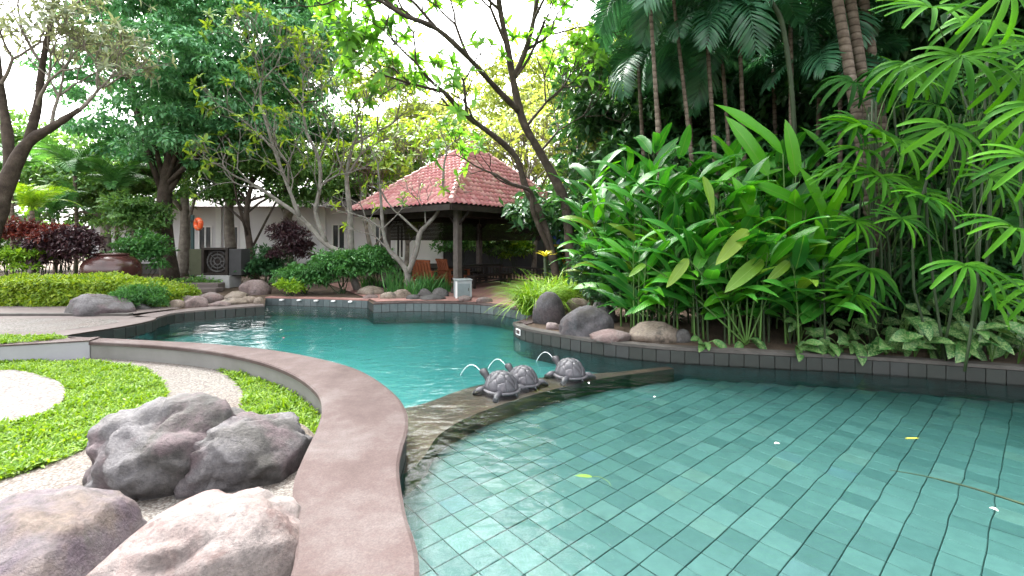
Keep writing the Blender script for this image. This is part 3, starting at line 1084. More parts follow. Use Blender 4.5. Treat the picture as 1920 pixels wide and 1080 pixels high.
# flat stones along the dark tiled pool wall
fs = [(322, 577, 40, 13, 'rock_beige'), (352, 576, 56, 18, 'rock_mauve'), (335, 570, 46, 14, 'rock_cream'), (384, 567, 50, 17, 'rock_cream'), (432, 562, 48, 14, 'rock_beige'), (425, 571, 54, 10, 'rock_beige'), (462, 567, 30, 10, 'rock_beige'), (482, 570, 20, 12, 'rock_beige'), (402, 575, 40, 8, 'rock_mauve')]
for k, (px, py, wd, ht, mt) in enumerate(fs):
    p = G(px, py)
    s = p.y / F
    rock("flat_stone", (p.x, p.y + 0.35 * wd * s, -0.03), (wd * s, 0.7 * wd * s, ht * s + 0.04), mt, "pale flat stone in the heap beside the dark tiled pool wall", "stone", 100 + k, random.uniform(-.3, .3), 3, 0.2, group="flat stones beside the tiled wall", cuts=3)
p = G(467, 553)
rock("boulder", (p.x, p.y + 0.3, -0.03), (0.92, 0.6, 0.46), 'rock_mauve', "smooth oval mauve boulder beyond the heap of flat stones", "boulder", 44, 0.1, 4, 0.1, cuts=2)
fs = [(692, 553, 54, 15, 'rock_beige'), (702, 541, 50, 13, 'rock_dark'), (726, 561, 36, 12, 'rock_beige'), (752, 560, 38, 16, 'rock_beige'), (796, 556, 36, 14, 'rock_dark'), (824, 557, 34, 16, 'rock_dark'), (808, 563, 56, 9, 'rock_dark'), (690, 560, 34, 7, 'rock_mauve'), (775, 562, 30, 8, 'rock_dark')]
for k, (px, py, wd, ht, mt) in enumerate(fs):
    p = G(px, py)
    s = p.y / F
    rock("flat_stone", (p.x, p.y + 0.3 * wd * s, -0.02), (wd * s, 0.65 * wd * s, ht * s + 0.03), mt, "flat stone edging the plants below the small frangipani", "stone", 130 + k, random.uniform(-.3, .3), 3, 0.2, group="flat stones below the small frangipani", cuts=3)
for k, (px, py, wd, ht) in enumerate([(870, 566, 34, 9), (908, 569, 32, 9)]):
    p = G(px, py)
    s = p.y / F
    rock("flat_stone", (p.x, p.y + 0.2, 0.0), (wd * s, 0.6 * wd * s, ht * s + 0.02), 'rock_cream', "low pinkish stone lying on the pool edge before the gazebo", "stone", 150 + k, 0.2 * k, 3, 0.18, group="pink stones at the gazebo pool edge")
# rocks on the planter
rk = [(1031, 606, 64, 57, 'rock_slate', "round grey boulder on the tip of the planter", 0.08, 4),
      (1103, 630, 106, 54, 'rock_slate', "broad angular grey boulder beside the round one on the planter", 0.25, 4),
      (1090, 562, 66, 27, 'rock_dark', "flat grey slab resting high in the planter rock pile", 0.2, 3),
      (1087, 584, 54, 24, 'rock_beige', "mossy olive stone beneath the flat slab", 0.15, 3),
      (1133, 604, 58, 36, 'rock_dark', "dark stone behind the broad angular boulder", 0.2, 3),
      (1098, 545, 34, 52, 'rock_dark', "upright dark stone at the back of the planter rocks", 0.2, 3),
      (1073, 548, 20, 22, 'rock_grey', "small grey stone beside the upright dark stone", 0.15, 3),
      (1155, 640, 84, 17, 'rock_cream', "low pink and cream stone on the planter lip", 0.2, 3),
      (1238, 641, 92, 34, 'rock_beige', "wide tan boulder on the planter below the ginger leaves", 0.18, 4),
      (1280, 640, 40, 22, 'rock_dark', "small dark stone at the side of the wide tan boulder", 0.2, 3),
      (1036, 616, 34, 10, 'rock_mauve', "small flat mauve stone before the round boulder", 0.2, 3)]
for k, (px, py, wd, ht, mt, lb, rg, sub) in enumerate(rk):
    p = G(px, py)
    s = p.y / F
    z = -0.03 if k not in (2, 3, 5, 6) else -0.03
    rock("boulder" if wd > 60 else "rock", (p.x, p.y + 0.3 * wd * s, z), (wd * s, 0.75 * wd * s, ht * s + 0.03), mt, lb, "boulder" if wd > 60 else "rock", 170 + k, random.uniform(-.2, .2), sub, rg, cuts=3 if k else 0)


# ================================================================== GAZEBO
FC, LC, RC = Vector((-1.71, 12.7, 2.67)), Vector((-5.61, 15.9, 2.67)), Vector((2.52, 17.86, 2.67))
BC = LC + RC - FC
GC = (FC + BC) / 2
AP = Vector((GC.x, GC.y, 5.18))
gz = root("gazebo", (GC.x, GC.y, 0.012), "open gazebo with red tiled hip roof and dark wooden posts", "gazebo")


def rtile_mat():
    m, nt, b, _ = newmat("roof_tile_red", 0.6, 0.35)
    oi = N(nt, "ObjectInfo")
    ge = N(nt, "NewGeometry")
    ad = N(nt, "Math", operation='ADD')
    nt.links.new(oi.outputs["Random"], ad.inputs[0])
    nt.links.new(ge.outputs["Random Per Island"], ad.inputs[1])
    fr = N(nt, "Math", operation='FRACT')
    nt.links.new(ad.outputs[0], fr.inputs[0])
    c = ramp(nt, fr.outputs[0], [(0.0, (0.42, 0.14, 0.155)), (0.5, (0.52, 0.215, 0.23)), (0.85, (0.58, 0.29, 0.30)), (1.0, (0.55, 0.34, 0.30))])
    v = coords(nt)
    st = ramp(nt, noise(nt, v, 5, 6, 0.7), [(0.45, (0, 0, 0)), (0.75, (0.6, 0.6, 0.6))])
    nt.links.new(mix(nt, st, c, (0.48, 0.25, 0.25)), b.inputs["Base Color"])
    bump(nt, b, noise(nt, v, 50, 4), 0.25, 0.004)
    return m


M['rtile'] = rtile_mat()
base = WL[gz.name]
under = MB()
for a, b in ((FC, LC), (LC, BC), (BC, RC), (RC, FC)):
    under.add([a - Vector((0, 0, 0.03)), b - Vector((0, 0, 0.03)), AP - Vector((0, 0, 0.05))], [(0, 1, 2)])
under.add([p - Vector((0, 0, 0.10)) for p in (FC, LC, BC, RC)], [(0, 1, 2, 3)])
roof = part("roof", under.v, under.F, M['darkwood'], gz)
# eave boards
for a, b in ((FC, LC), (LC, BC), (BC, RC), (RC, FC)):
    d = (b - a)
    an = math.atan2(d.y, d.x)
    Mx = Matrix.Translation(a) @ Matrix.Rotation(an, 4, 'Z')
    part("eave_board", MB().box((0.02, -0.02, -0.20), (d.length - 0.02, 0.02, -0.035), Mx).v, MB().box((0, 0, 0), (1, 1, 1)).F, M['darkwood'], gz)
# one clay tile: a half-barrel and a pan
TW, TL = 0.20, 0.27
pr = [(-0.5, 0.018), (-0.34, 0.0), (-0.16, 0.004), (-0.02, 0.03), (0.14, 0.052), (0.30, 0.05), (0.44, 0.03), (0.52, 0.012)]
tv = []
for yy, dz in ((0.0, 0.022), (TL, 0.0)):
    tv += [(x * TW, yy, z + dz) for x, z in pr]
for x, z in pr:
    tv.append((x * TW, 0.0, z + 0.004))
k = len(pr)
tf = [(i, i + 1, k + i + 1, k + i) for i in range(k - 1)] + [(2 * k + i, 2 * k + i + 1, i + 1, i) for i in range(k - 1)]
tv = np.array(tv)
tf = np.array(tf)
rt_me = mesh("roof_tile", tv, tf, M['rtile'], False)
stuff_V, stuff_F, off = [], [], 0
cnt = 0
for fi, (a, b) in enumerate(((LC, FC), (FC, RC), (RC, BC), (BC, LC))):
    e = (b - a).normalized()
    mid = (a + b) / 2
    foot = a + e * (AP - a).dot(e)
    s = (AP - foot)
    H = s.length
    s.normalize()
    nrm = e.cross(s).normalized()
    if nrm.z < 0:
        nrm = -nrm
    Lh = (b - a).length
    ax = (AP - a).dot(e)
    rows = int(H / 0.225)
    for r_ in range(rows):
        y0 = r_ * 0.225 - 0.03
        t = max(0, (y0 + 0.11) / H)
        xa, xb = ax * t, Lh - (Lh - ax) * t
        nc = int(Lh / TW)
        for c_ in range(nc + 1):
            x = (c_ + 0.5) * TW + 0.02
            if x < xa + 0.02 or x > xb - 0.02:
                continue
            p = a + e * x + s * y0 + nrm * 0.01
            Rm = Matrix((e, s, nrm)).transposed()
            jit = Matrix.Rotation(random.uniform(-.012, .012), 3, nrm)
            if fi < 2 and cnt < 300 and r_ < 99:
                link("roof_tile", rt_me, roof, Matrix.Translation(p - base) @ (jit @ Rm).to_4x4())
                cnt += 1
            else:
                Vt = tv @ np.array(Rm).T + np.array(p)
                stuff_V.append(Vt)
                stuff_F.append(tf + off)
                off += len(tv)
part("tile_field", np.concatenate(stuff_V), np.concatenate(stuff_F), M['rtile'], roof, kind='stuff')
# hip caps
mbc = MB()
V, Fc = tube([(0, 0, 0.03), (0, 0.36, 0.0)], [0.085, 0.07], 8)
cap_me = mesh("hip_tile", V, Fc, plain('hip_tile_pink', (0.55, 0.29, 0.29), 0.6, 0.3, 0.2), False)
for c in (FC, LC, RC, BC):
    d = AP - c
    nn = int(d.length / 0.3)
    for i in range(nn):
        p = c + d * ((i + 0.05) / nn)
        link("hip_tile", cap_me, roof, frame_mat(p - base + Vector((0, 0, 0.035)), d, (0, 0, 1)))
part("finial", MB().lathe([(0.13, -0.12), (0.15, 0.0), (0.10, 0.1), (0.11, 0.16), (0.05, 0.2)], 10, AP[:]).v, MB().lathe([(0.13, -0.12), (0.15, 0.0), (0.10, 0.1), (0.11, 0.16), (0.05, 0.2)], 10, AP[:]).F, M['rtile'], roof)
posts = []
for c in (FC, LC, RC, BC):
    q = Vector((GC.x, GC.y, 0)) + (Vector((c.x, c.y, 0)) - Vector((GC.x, GC.y, 0))) * 0.714
    posts.append(q)
ang_g = math.atan2((LC - FC).y, (LC - FC).x)
for q in posts:
    Mx = Matrix.Translation(q) @ Matrix.Rotation(ang_g, 4, 'Z')
    mb = MB().box((-0.1, -0.1, 0.02), (0.1, 0.1, 2.62), Mx, bev=0.012)
    po = part("post", mb.v, mb.F, M['postwood'], gz)
    mb = MB().box((-0.15, -0.15, 0.013), (0.15, 0.15, 0.14), Mx, bev=0.01)
    part("post_base", mb.v, mb.F, M['lip'], po)
    for sg in (-1, 1):
        mb = MB().tube([q + Vector((0, 0, 2.05)), q + Matrix.Rotation(ang_g, 3, 'Z') @ Vector((0.5 * sg, 0, 0)) + Vector((0, 0, 2.5))], 0.045, 6)
        part("brace", mb.v, mb.F, M['darkwood'], gz)
order = [0, 1, 3, 2]
for i in range(4):
    a, b = posts[order[i]], posts[order[(i + 1) % 4]]
    d = b - a
    Mx = Matrix.Translation(a) @ Matrix.Rotation(math.atan2(d.y, d.x), 4, 'Z')
    mb = MB().box((0.0, -0.06, 2.36), (d.length, 0.06, 2.56), Mx)
    part("beam", mb.v, mb.F, M['darkwood'], gz)
    if i in (1, 2):   # far sides carry a rolled-down dark blind and a bench
        for sl in range(14):
            z1 = 2.36 - sl * 0.052
            mb = MB().box((0.12, -0.015, z1 - 0.047), (d.length - 0.12, 0.015, z1), Mx)
            part("blind_slat", mb.v, mb.F, M['darkwood'], gz)
        mb = MB().box((0.12, -0.05, 0.5), (d.length - 0.12, 0.05, 0.57), Mx)
        part("rail", mb.v, mb.F, M['darkwood'], gz)
        nb = int(d.length / 0.16)
        for q_ in range(1, nb):
            mb = MB().box((d.length * q_ / nb - 0.025, -0.02, 0.06), (d.length * q_ / nb + 0.025, 0.02, 0.5), Mx)
            part("baluster", mb.v, mb.F, M['darkwood'], gz)
        mb = MB().box((0.12, -0.05, 0.013), (d.length - 0.12, 0.05, 0.06), Mx)
        part("rail", mb.v, mb.F, M['darkwood'], gz)


def table(loc, rz, L, W, H, name, label, cat, mat):
    t = root(name, loc, label, cat, rz=rz)
    mb = MB()
    mb.box((-L / 2, -W / 2, H - 0.06), (L / 2, W / 2, H), bev=0.008)
    link("table_top" if cat == "table" else "seat", mesh("top", mb.v, mb.F, M[mat]), t)
    mb = MB().box((-0.04, -0.04, 0), (0.04, 0.04, H - 0.06))
    lm = mesh("leg", mb.v, mb.F, M[mat])
    for sx in (-1, 1):
        for sy in (-1, 1):
            link("leg", lm, t, loc=(sx * (L / 2 - 0.08), sy * (W / 2 - 0.07), 0))
    mb = MB().box((-L / 2 + 0.1, -0.02, 0.15), (L / 2 - 0.1, 0.02, 0.21))
    link("stretcher", mesh("stretcher", mb.v, mb.F, M[mat]), t)
    return t


gx = math.atan2((RC - FC).y, (RC - FC).x)
table((GC.x + 0.2, GC.y - 0.4, 0.014), gx, 2.2, 0.9, 0.72, "dining_table", "long dark wooden table under the gazebo roof", "table", 'darkwood')
for sg, lb in ((-1, "dark wooden bench on the pool side of the gazebo table"), (1, "dark wooden bench on the far side of the gazebo table")):
    off_v = Matrix.Rotation(gx, 3, 'Z') @ Vector((0, sg * 0.75, 0))
    table((GC.x + 0.2 + off_v.x, GC.y - 0.4 + off_v.y, 0.014), gx, 2.0, 0.36, 0.43, "bench", lb, "bench", 'darkwood')


def armchair(loc, rz, label):
    t = root("lounge_chair", loc, label, "chair", rz=rz)
    m_ = M['orangewood']
    mb = MB().box((-0.36, -0.36, 0.34), (0.36, 0.36, 0.40), bev=0.01)
    link("seat", mesh("seat", mb.v, mb.F, m_), t)
    Mb = Matrix.Translation((0, 0.36, 0.42)) @ Matrix.Rotation(-0.25, 4, 'X')
    for i in range(6):
        x = -0.33 + i * 0.132
        mb = MB().box((x - 0.05, -0.015, 0), (x + 0.05, 0.015, 0.52), Mb)
        link("back_slat", mesh("back_slat", mb.v, mb.F, m_), t)
    mb = MB().box((-0.40, -0.02, 0.5), (0.40, 0.025, 0.57), Mb)
    link("top_rail", mesh("top_rail", mb.v, mb.F, m_), t)
    for sx in (-1, 1):
        mb = MB().box((sx * 0.40 - 0.04, -0.42, 0.58), (sx * 0.40 + 0.04, 0.44, 0.62), bev=0.008)
        link("armrest", mesh("armrest", mb.v, mb.F, m_), t)
        for sy in (-0.36, 0.38):
            mb = MB().box((sx * 0.40 - 0.035, sy - 0.035, 0), (sx * 0.40 + 0.035, sy + 0.035, 0.58))
            link("leg", mesh("leg", mb.v, mb.F, m_), t)


p = G(800, 546)
armchair((p.x, p.y + 0.7, 0.014), 2.6, "orange brown wooden armchair behind the strappy plants left of the gazebo post")
p = G(838, 543)
armchair((p.x + 0.1, p.y + 1.0, 0.014), 2.2, "orange brown wooden armchair standing close against the gazebo post")

# pale grey utility cabinet before the gazebo post
p = G(866, 560)
cb = root("utility_cabinet", (p.x, p.y + 0.22, 0.012), "pale grey utility cabinet at the foot of the gazebo post", "cabinet", rz=0.25)
cbm = plain("cabinet_grey", (0.26, 0.29, 0.30), 0.5)
mb = MB().box((-0.23, -0.2, 0.0), (0.23, 0.2, 0.48), bev=0.01)
link("body", mesh("body", mb.v, mb.F, cbm), cb)
mb = MB().box((-0.25, -0.22, 0.481), (0.25, 0.22, 0.52), bev=0.01)
link("lid", mesh("lid", mb.v, mb.F, cbm), cb)
mb = MB().box((-0.17, -0.212, 0.05), (0.17, -0.2, 0.40), bev=0.004)
dr = link("door", mesh("door", mb.v, mb.F, plain("cabinet_door", (0.15, 0.19, 0.20), 0.5)), cb)
mb = MB().box((0.12, -0.232, 0.2), (0.14, -0.2125, 0.28))
link("handle", mesh("handle", mb.v, mb.F, M['lip']), dr)
mb = MB().box((-0.232, -0.206, 0.0), (-0.18, -0.198, 0.47))
link("corner_strip", mesh("corner_strip", mb.v, mb.F, M['white']), cb)


# ================================================================== HOUSE BEHIND THE TREES
HY = 23.0
hs_ = root("house", (-8, HY, -0.02), "white single storey house behind the frangipani trees", "house")


def wall_with_holes(x0, x1, z0, z1, y, holes, th=0.25):
    mb = MB()
    xs = sorted({x0, x1} | {h[0] for h in holes} | {h[1] for h in holes})
    for xa, xb in zip(xs[:-1], xs[1:]):
        hh = sorted([(h[2], h[3]) for h in holes if h[0] <= xa + 1e-6 and h[1] >= xb - 1e-6])
        z = z0
        for a, b in hh:
            if a > z:
                mb.box((xa, y, z), (xb, y + th, a))
            z = b
        if z < z1:
            mb.box((xa, y, z), (xb, y + th, z1))
    return mb


def hx(px, y=HY):
    return (px - 960) / F * y


win = [(hx(372), hx(398), 0.6, 2.4), (hx(425), hx(448), 0.6, 2.4), (hx(622), hx(648), 1.2, 2.5), (hx(702), hx(722), 0.75, 2.5), (hx(742), hx(758), 0.75, 2.5), (hx(958), hx(972), 0.4, 2.5), (hx(984), hx(1002), 0.4, 2.5), (hx(250), hx(280), 0.7, 2.4)]
hw = wall_with_holes(hx(170), hx(830), -0.02, 3.4, HY, [w_ for w_ in win if w_[0] < hx(830)])
part("wall", hw.v, hw.F, M['housewall'], hs_)
hw = wall_with_holes(hx(900), hx(1180), -0.02, 3.4, HY + 0.4, [w_ for w_ in win if w_[0] > hx(830)])
part("wall", hw.v, hw.F, M['housewall'], hs_)
mb = MB().box((hx(170), HY - 0.05, -0.02), (hx(830), HY - 0.002, 0.5))
part("plinth", mb.v, mb.F, plain("plinth_stone", (0.06, 0.055, 0.05), 0.8), hs_)
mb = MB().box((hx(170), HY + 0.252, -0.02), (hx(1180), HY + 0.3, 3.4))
part("room_shade", mb.v, mb.F, plain("dark_room", (0.05, 0.05, 0.055), 0.8), hs_)  # dark sheet whose colour stands in for shade in the rooms behind
for (xa, xb, za, zb) in win:
    y = HY if xa < hx(830) else HY + 0.4
    fr_ = MB()
    t = 0.07
    fr_.box((xa, y - 0.03, za), (xa + t, y + 0.1, zb)).box((xb - t, y - 0.03, za), (xb, y + 0.1, zb)).box((xa + t, y - 0.03, zb - t), (xb - t, y + 0.1, zb)).box((xa + t, y - 0.03, za), (xb - t, y + 0.1, za + t))
    fr_.box(((xa + xb) / 2 - 0.03, y - 0.02, za + t), ((xa + xb) / 2 + 0.03, y + 0.09, zb - t))
    wo = part("window", fr_.v, fr_.F, M['white'], hs_)
    mb = MB().box((xa + t, y + 0.03, za + t), (xb - t, y + 0.04, zb - t))
    part("pane", mb.v, mb.F, M['glass'], wo)
    mb = MB().box((xa - 0.1, y - 0.14, za - 0.09), (xb + 0.1, y - 0.031, za - 0.002))
    part("sill", mb.v, mb.F, M['white'], wo)
for px in (352, 412, 458, 606):
    mb = MB().box((hx(px) - 0.14, HY - 0.12, 0.0), (hx(px) + 0.14, HY - 0.052, 3.4), bev=0.01)
    part("pilaster", mb.v, mb.F, M['white'], hs_)
mb = MB()
xa, xb = hx(150), hx(1200)
mb.add([(xa, HY - 0.35, 3.35), (xb, HY - 0.35, 3.35), (xb, HY + 8, 3.35), (xa, HY + 8, 3.35), (xa + 2, HY + 3, 4.2), (xb - 2, HY + 3, 4.2)], [(0, 1, 5, 4), (1, 2, 5), (2, 3, 4, 5), (3, 0, 4), (3, 2, 1, 0)])
part("roof", mb.v, mb.F, plain("house_roof", (0.035, 0.022, 0.02), 0.8), hs_)

# ================================================================== GARDEN OBJECTS
# glazed jar behind the hedge
p = P(210, 500, 13.2)
jar = root("glazed_jar", (p.x, p.y, -0.02), "huge round dark brown glazed jar behind the clipped hedge", "jar")
jm, jnt, jb, _ = newmat("jar_glaze", 0.22, 0.6)
jv = coords(jnt)
jnt.links.new(ramp(jnt, noise(jnt, jv, 2.5, 5), [(0.3, (0.035, 0.014, 0.013)), (0.6, (0.07, 0.026, 0.024)), (0.8, (0.10, 0.045, 0.038))]), jb.inputs["Base Color"])
bump(jnt, jb, noise(jnt, jv, 8, 3), 0.2, 0.01)
pf = [(0.30, 0.0), (0.42, 0.12), (0.58, 0.32), (0.67, 0.55), (0.70, 0.76), (0.68, 0.92), (0.60, 1.06), (0.48, 1.16), (0.36, 1.21)]
mb = MB().lathe([(r_, z) for r_, z in pf], 28, (p.x, p.y, -0.02))
part("body", mb.v, mb.F, jm, jar, True)
mb = MB().lathe([(0.36, 1.19), (0.41, 1.215), (0.41, 1.255), (0.36, 1.27), (0.31, 1.255), (0.30, 1.15)], 28, (p.x, p.y, -0.02))
part("rim", mb.v, mb.F, jm, jar, True)

# life ring on a pole
p = P(361, 420, 16.5)
lr = root("life_ring_stand", (p.x, p.y, -0.02), "dark green pole carrying an orange life ring before the house", "pole")
mb = MB().tube([(p.x, p.y, -0.02), (p.x, p.y, 2.55)], 0.06, 10)
part("pole", mb.v, mb.F, plain("pole_green", (0.02, 0.05, 0.05), 0.5), lr)
mb = MB().box((p.x - 0.02, p.y - 0.1, 2.3), (p.x + 0.3, p.y - 0.06, 2.36))
part("bracket", mb.v, mb.F, M['darkwood'], lr)
q = P(372, 420, 16.35)
ring = root("life_ring", (q.x, q.y, q.z - 0.22), "orange red life ring hanging on the dark green pole", "life ring")
tb = [(q.x + 0.16 * math.cos(a) * 0.85, q.y - 0.16 * math.cos(a) * 0.5, q.z + 0.16 * math.sin(a)) for a in np.linspace(0, 2 * math.pi, 25)]
mb = MB().tube(tb, 0.085, 10, False)
rb = part("ring", mb.v, mb.F, plain("ring_orange", (0.75, 0.11, 0.03), 0.45, 0.4, 0.06), ring, True)
for a in (0.6, 2.2, 3.8, 5.4):
    seg = [(q.x + 0.16 * math.cos(a + t) * 0.85, q.y - 0.16 * math.cos(a + t) * 0.5, q.z + 0.16 * math.sin(a + t)) for t in np.linspace(-.14, .14, 4)]
    mb = MB().tube(seg, 0.089, 10, False)
    part("band", mb.v, mb.F, plain("ring_band", (0.72, 0.25, 0.15), 0.5), ring, True)
# white downpipe-like post beside it
p = P(348, 440, 17.5)
# dark carved stone panel on a grey plinth
p0 = P(412, 530, 16.0)
cp = root("carved_panel", (p0.x, p0.y, -0.02), "dark framed panel with a round carving standing on a grey plinth", "sculpture")
mb = MB().box((p0.x - 0.58, p0.y - 0.35, -0.02), (p0.x + 0.55, p0.y + 0.35, 0.42), bev=0.015)
part("plinth", mb.v, mb.F, plain("plinth_grey", (0.30, 0.30, 0.30), 0.85), cp)
mb = MB().box((p0.x - 0.9, p0.y - 0.25, 0.424), (p0.x - 0.45, p0.y + 0.3, 1.33), bev=0.01)
part("side_block", mb.v, mb.F, plain("olive_stone", (0.07, 0.075, 0.045), 0.8), cp)
mb = MB().box((p0.x + 0.47, p0.y - 0.25, 0.424), (p0.x + 0.9, p0.y + 0.3, 1.33), bev=0.01)
part("side_block", mb.v, mb.F, plain("black_stone", (0.04, 0.04, 0.042), 0.8), cp)
fr_ = MB()
fr_.box((p0.x - 0.447, p0.y - 0.3, 0.424), (p0.x - 0.36, p0.y + 0.2, 1.38)).box((p0.x + 0.38, p0.y - 0.3, 0.424), (p0.x + 0.467, p0.y + 0.2, 1.38)).box((p0.x - 0.36, p0.y - 0.3, 1.3), (p0.x + 0.38, p0.y + 0.2, 1.38)).box((p0.x - 0.36, p0.y - 0.3, 0.424), (p0.x + 0.38, p0.y + 0.2, 0.5))
part("frame", fr_.v, fr_.F, M['darkwood'], cp)
mb = MB().box((p0.x - 0.36, p0.y - 0.1, 0.5), (p0.x + 0.38, p0.y + 0.1, 1.3))
part("panel", mb.v, mb.F, M['darkwood'], cp)
for rr_ in (0.36, 0.24, 0.12):
    tb = [(p0.x + 0.01 + rr_ * math.cos(a), p0.y - 0.13, 0.9 + rr_ * math.sin(a)) for a in np.linspace(0, 2 * math.pi, 29)]
    mb = MB().tube(tb, 0.028, 6, False)
    part("carved_ring", mb.v, mb.F, M['rock_dark'], cp, True)
for i in range(8):
    a = i * math.pi / 4
    mb = MB().tube([(p0.x + 0.01 + 0.12 * math.cos(a), p0.y - 0.13, 0.9 + 0.12 * math.sin(a)), (p0.x + 0.01 + 0.34 * math.cos(a), p0.y - 0.13, 0.9 + 0.34 * math.sin(a))], 0.018, 5)
    part("spoke", mb.v, mb.F, M['rock_dark'], cp)
# low pale stone step behind the flat stones
mb = MB().box((G(285, 548).x, 14.2, -0.02), (G(405, 548).x, 14.6, 0.12), bev=0.02)
st = root("stone_step", (-8, 14.4, -0.02), "low pale stone steps behind the heap of flat stones", "step")
part("tread", mb.v, mb.F, M['deck'], st)
mb = MB().box((G(285, 548).x - 0.3, 14.61, -0.02), (G(405, 548).x - 0.2, 15.0, 0.24), bev=0.02)
part("tread", mb.v, mb.F, M['deck'], st)
# plastic playhouse far right behind the rocks
p = P(1068, 500, 16.0)
ph = root("playhouse", (p.x, p.y, -0.02), "yellow plastic playhouse with orange slide and blue roof beyond the gazebo", "playhouse")
ym, om, blm = plain("play_yellow", (0.62, 0.48, 0.05), 0.45), plain("play_orange", (0.70, 0.25, 0.02), 0.45), plain("play_blue", (0.03, 0.07, 0.45), 0.45)
wl_ = wall_with_holes(p.x - 0.55, p.x + 0.65, -0.02, 1.5, p.y, [(p.x - 0.45, p.x - 0.1, 0.75, 1.3), (p.x + 0.2, p.x + 0.5, 0.4, 1.3)], 0.06)
part("wall", wl_.v, wl_.F, ym, ph)
wl_ = wall_with_holes(p.x - 0.55, p.x + 0.65, -0.02, 1.5, p.y + 1.1, [], 0.06)
part("wall", wl_.v, wl_.F, ym, ph)
for i in range(3):
    mb = MB().box((p.x - 0.39 + i * 0.1, p.y + 0.01, 0.75), (p.x - 0.36 + i * 0.1, p.y + 0.05, 1.3))
    part("window_bar", mb.v, mb.F, ym, ph)
mb = MB().add([(p.x - 0.7, p.y - 0.15, 1.5), (p.x + 0.8, p.y - 0.15, 1.5), (p.x + 0.8, p.y + 1.3, 1.5), (p.x - 0.7, p.y + 1.3, 1.5), (p.x - 0.7, p.y + 0.55, 2.1), (p.x + 0.8, p.y + 0.55, 2.1)], [(0, 1, 5, 4), (2, 3, 4, 5), (0, 4, 3), (1, 2, 5), (3, 2, 1, 0)])
part("roof", mb.v, mb.F, blm, ph)
sl = MB()
for t in range(7):
    pass
pts = [(p.x - 0.3 + 0.1 * t, p.y - 0.1 - 0.2 * t, 0.95 - 0.9 * (t / 6) ** 0.8) for t in range(7)]
V = []
for x, y, z in pts:
    V += [(x - 0.25, y, z + 0.12), (x - 0.2, y, z), (x + 0.2, y, z), (x + 0.25, y, z + 0.12)]
part("slide", V, [(4 * i + j, 4 * i + j + 1, 4 * i + j + 5, 4 * i + j + 4) for i in range(6) for j in range(3)], om, ph)


# ================================================================== TURTLE FOUNTAINS
def turtle_stone():
    m, nt, b, _ = newmat("turtle_stone", 0.5, 0.45)
    v = coords(nt, False)
    vo = N(nt, "TexVoronoi", feature='DISTANCE_TO_EDGE')
    vo.inputs["Scale"].default_value = 7.5
    nt.links.new(v, vo.inputs["Vector"])
    c = ramp(nt, noise(nt, v, 9, 5, 0.65), [(0.3, (0.022, 0.023, 0.027)), (0.55, (0.05, 0.049, 0.058)), (0.75, (0.10, 0.088, 0.095))])
    nt.links.new(c, b.inputs["Base Color"])
    h = ramp(nt, vo.outputs["Distance"], [(0.0, (0, 0, 0)), (0.06, (1, 1, 1))])
    nb = N(nt, "Bump")
    nb.inputs["Strength"].default_value = 0.4
    nb.inputs["Distance"].default_value = 0.006
    nt.links.new(noise(nt, v, 40, 4), nb.inputs["Height"])
    nt.links.new(nb.outputs[0], b.inputs["Normal"])
    return m


M['turtle'] = turtle_stone()
M['turtle_dark'] = plain("turtle_dark", (0.022, 0.021, 0.025), 0.5, 0.4, 0.25)


def shell_plates():
    """domed shell broken into raised plates: one centre row of hexagons and a ring around them"""
    plates = []
    cells = [(0.03, 0.28), (0.0, -0.28)] + [(0.58 * math.cos(a), 0.62 * math.sin(a)) for a in np.linspace(0, 2 * math.pi, 8)[:-1] + 0.25] + [(0.95 * math.cos(a), 0.95 * math.sin(a)) for a in np.linspace(0, 2 * math.pi, 11)[:-1] + 0.1]
    cells = np.array(cells) + rng.normal(0, 0.03, (len(cells), 2))
    nn = 2600
    for ci, c in enumerate(cells):
        # polygon of the Voronoi cell clipped to the disc
        poly = [np.array(q) for q in [(math.cos(a), math.sin(a)) for a in np.linspace(0, 2 * math.pi, 41)[:-1]]]
        for cj, d in enumerate(cells):
            if cj == ci:
                continue
            mid, nrm = (c + d) / 2, (d - c) / np.linalg.norm(d - c)
            out = []
            for i in range(len(poly)):
                a_, b_ = poly[i - 1], poly[i]
                da, db = (a_ - mid) @ nrm + 0.011, (b_ - mid) @ nrm + 0.011
                if da <= 0:
                    out.append(a_)
                if da * db < 0:
                    out.append(a_ + (b_ - a_) * da / (da - db))
            poly = out
            if not poly:
                break
        if len(poly) >= 3:
            plates.append((c, poly))
    return plates


PL = shell_plates()


def dome(x, y, h, rx, ry):
    r2 = min(1.0, x * x + y * y)
    return (x * rx, y * ry, h * (1 - r2 ** 1.35) ** 0.62)


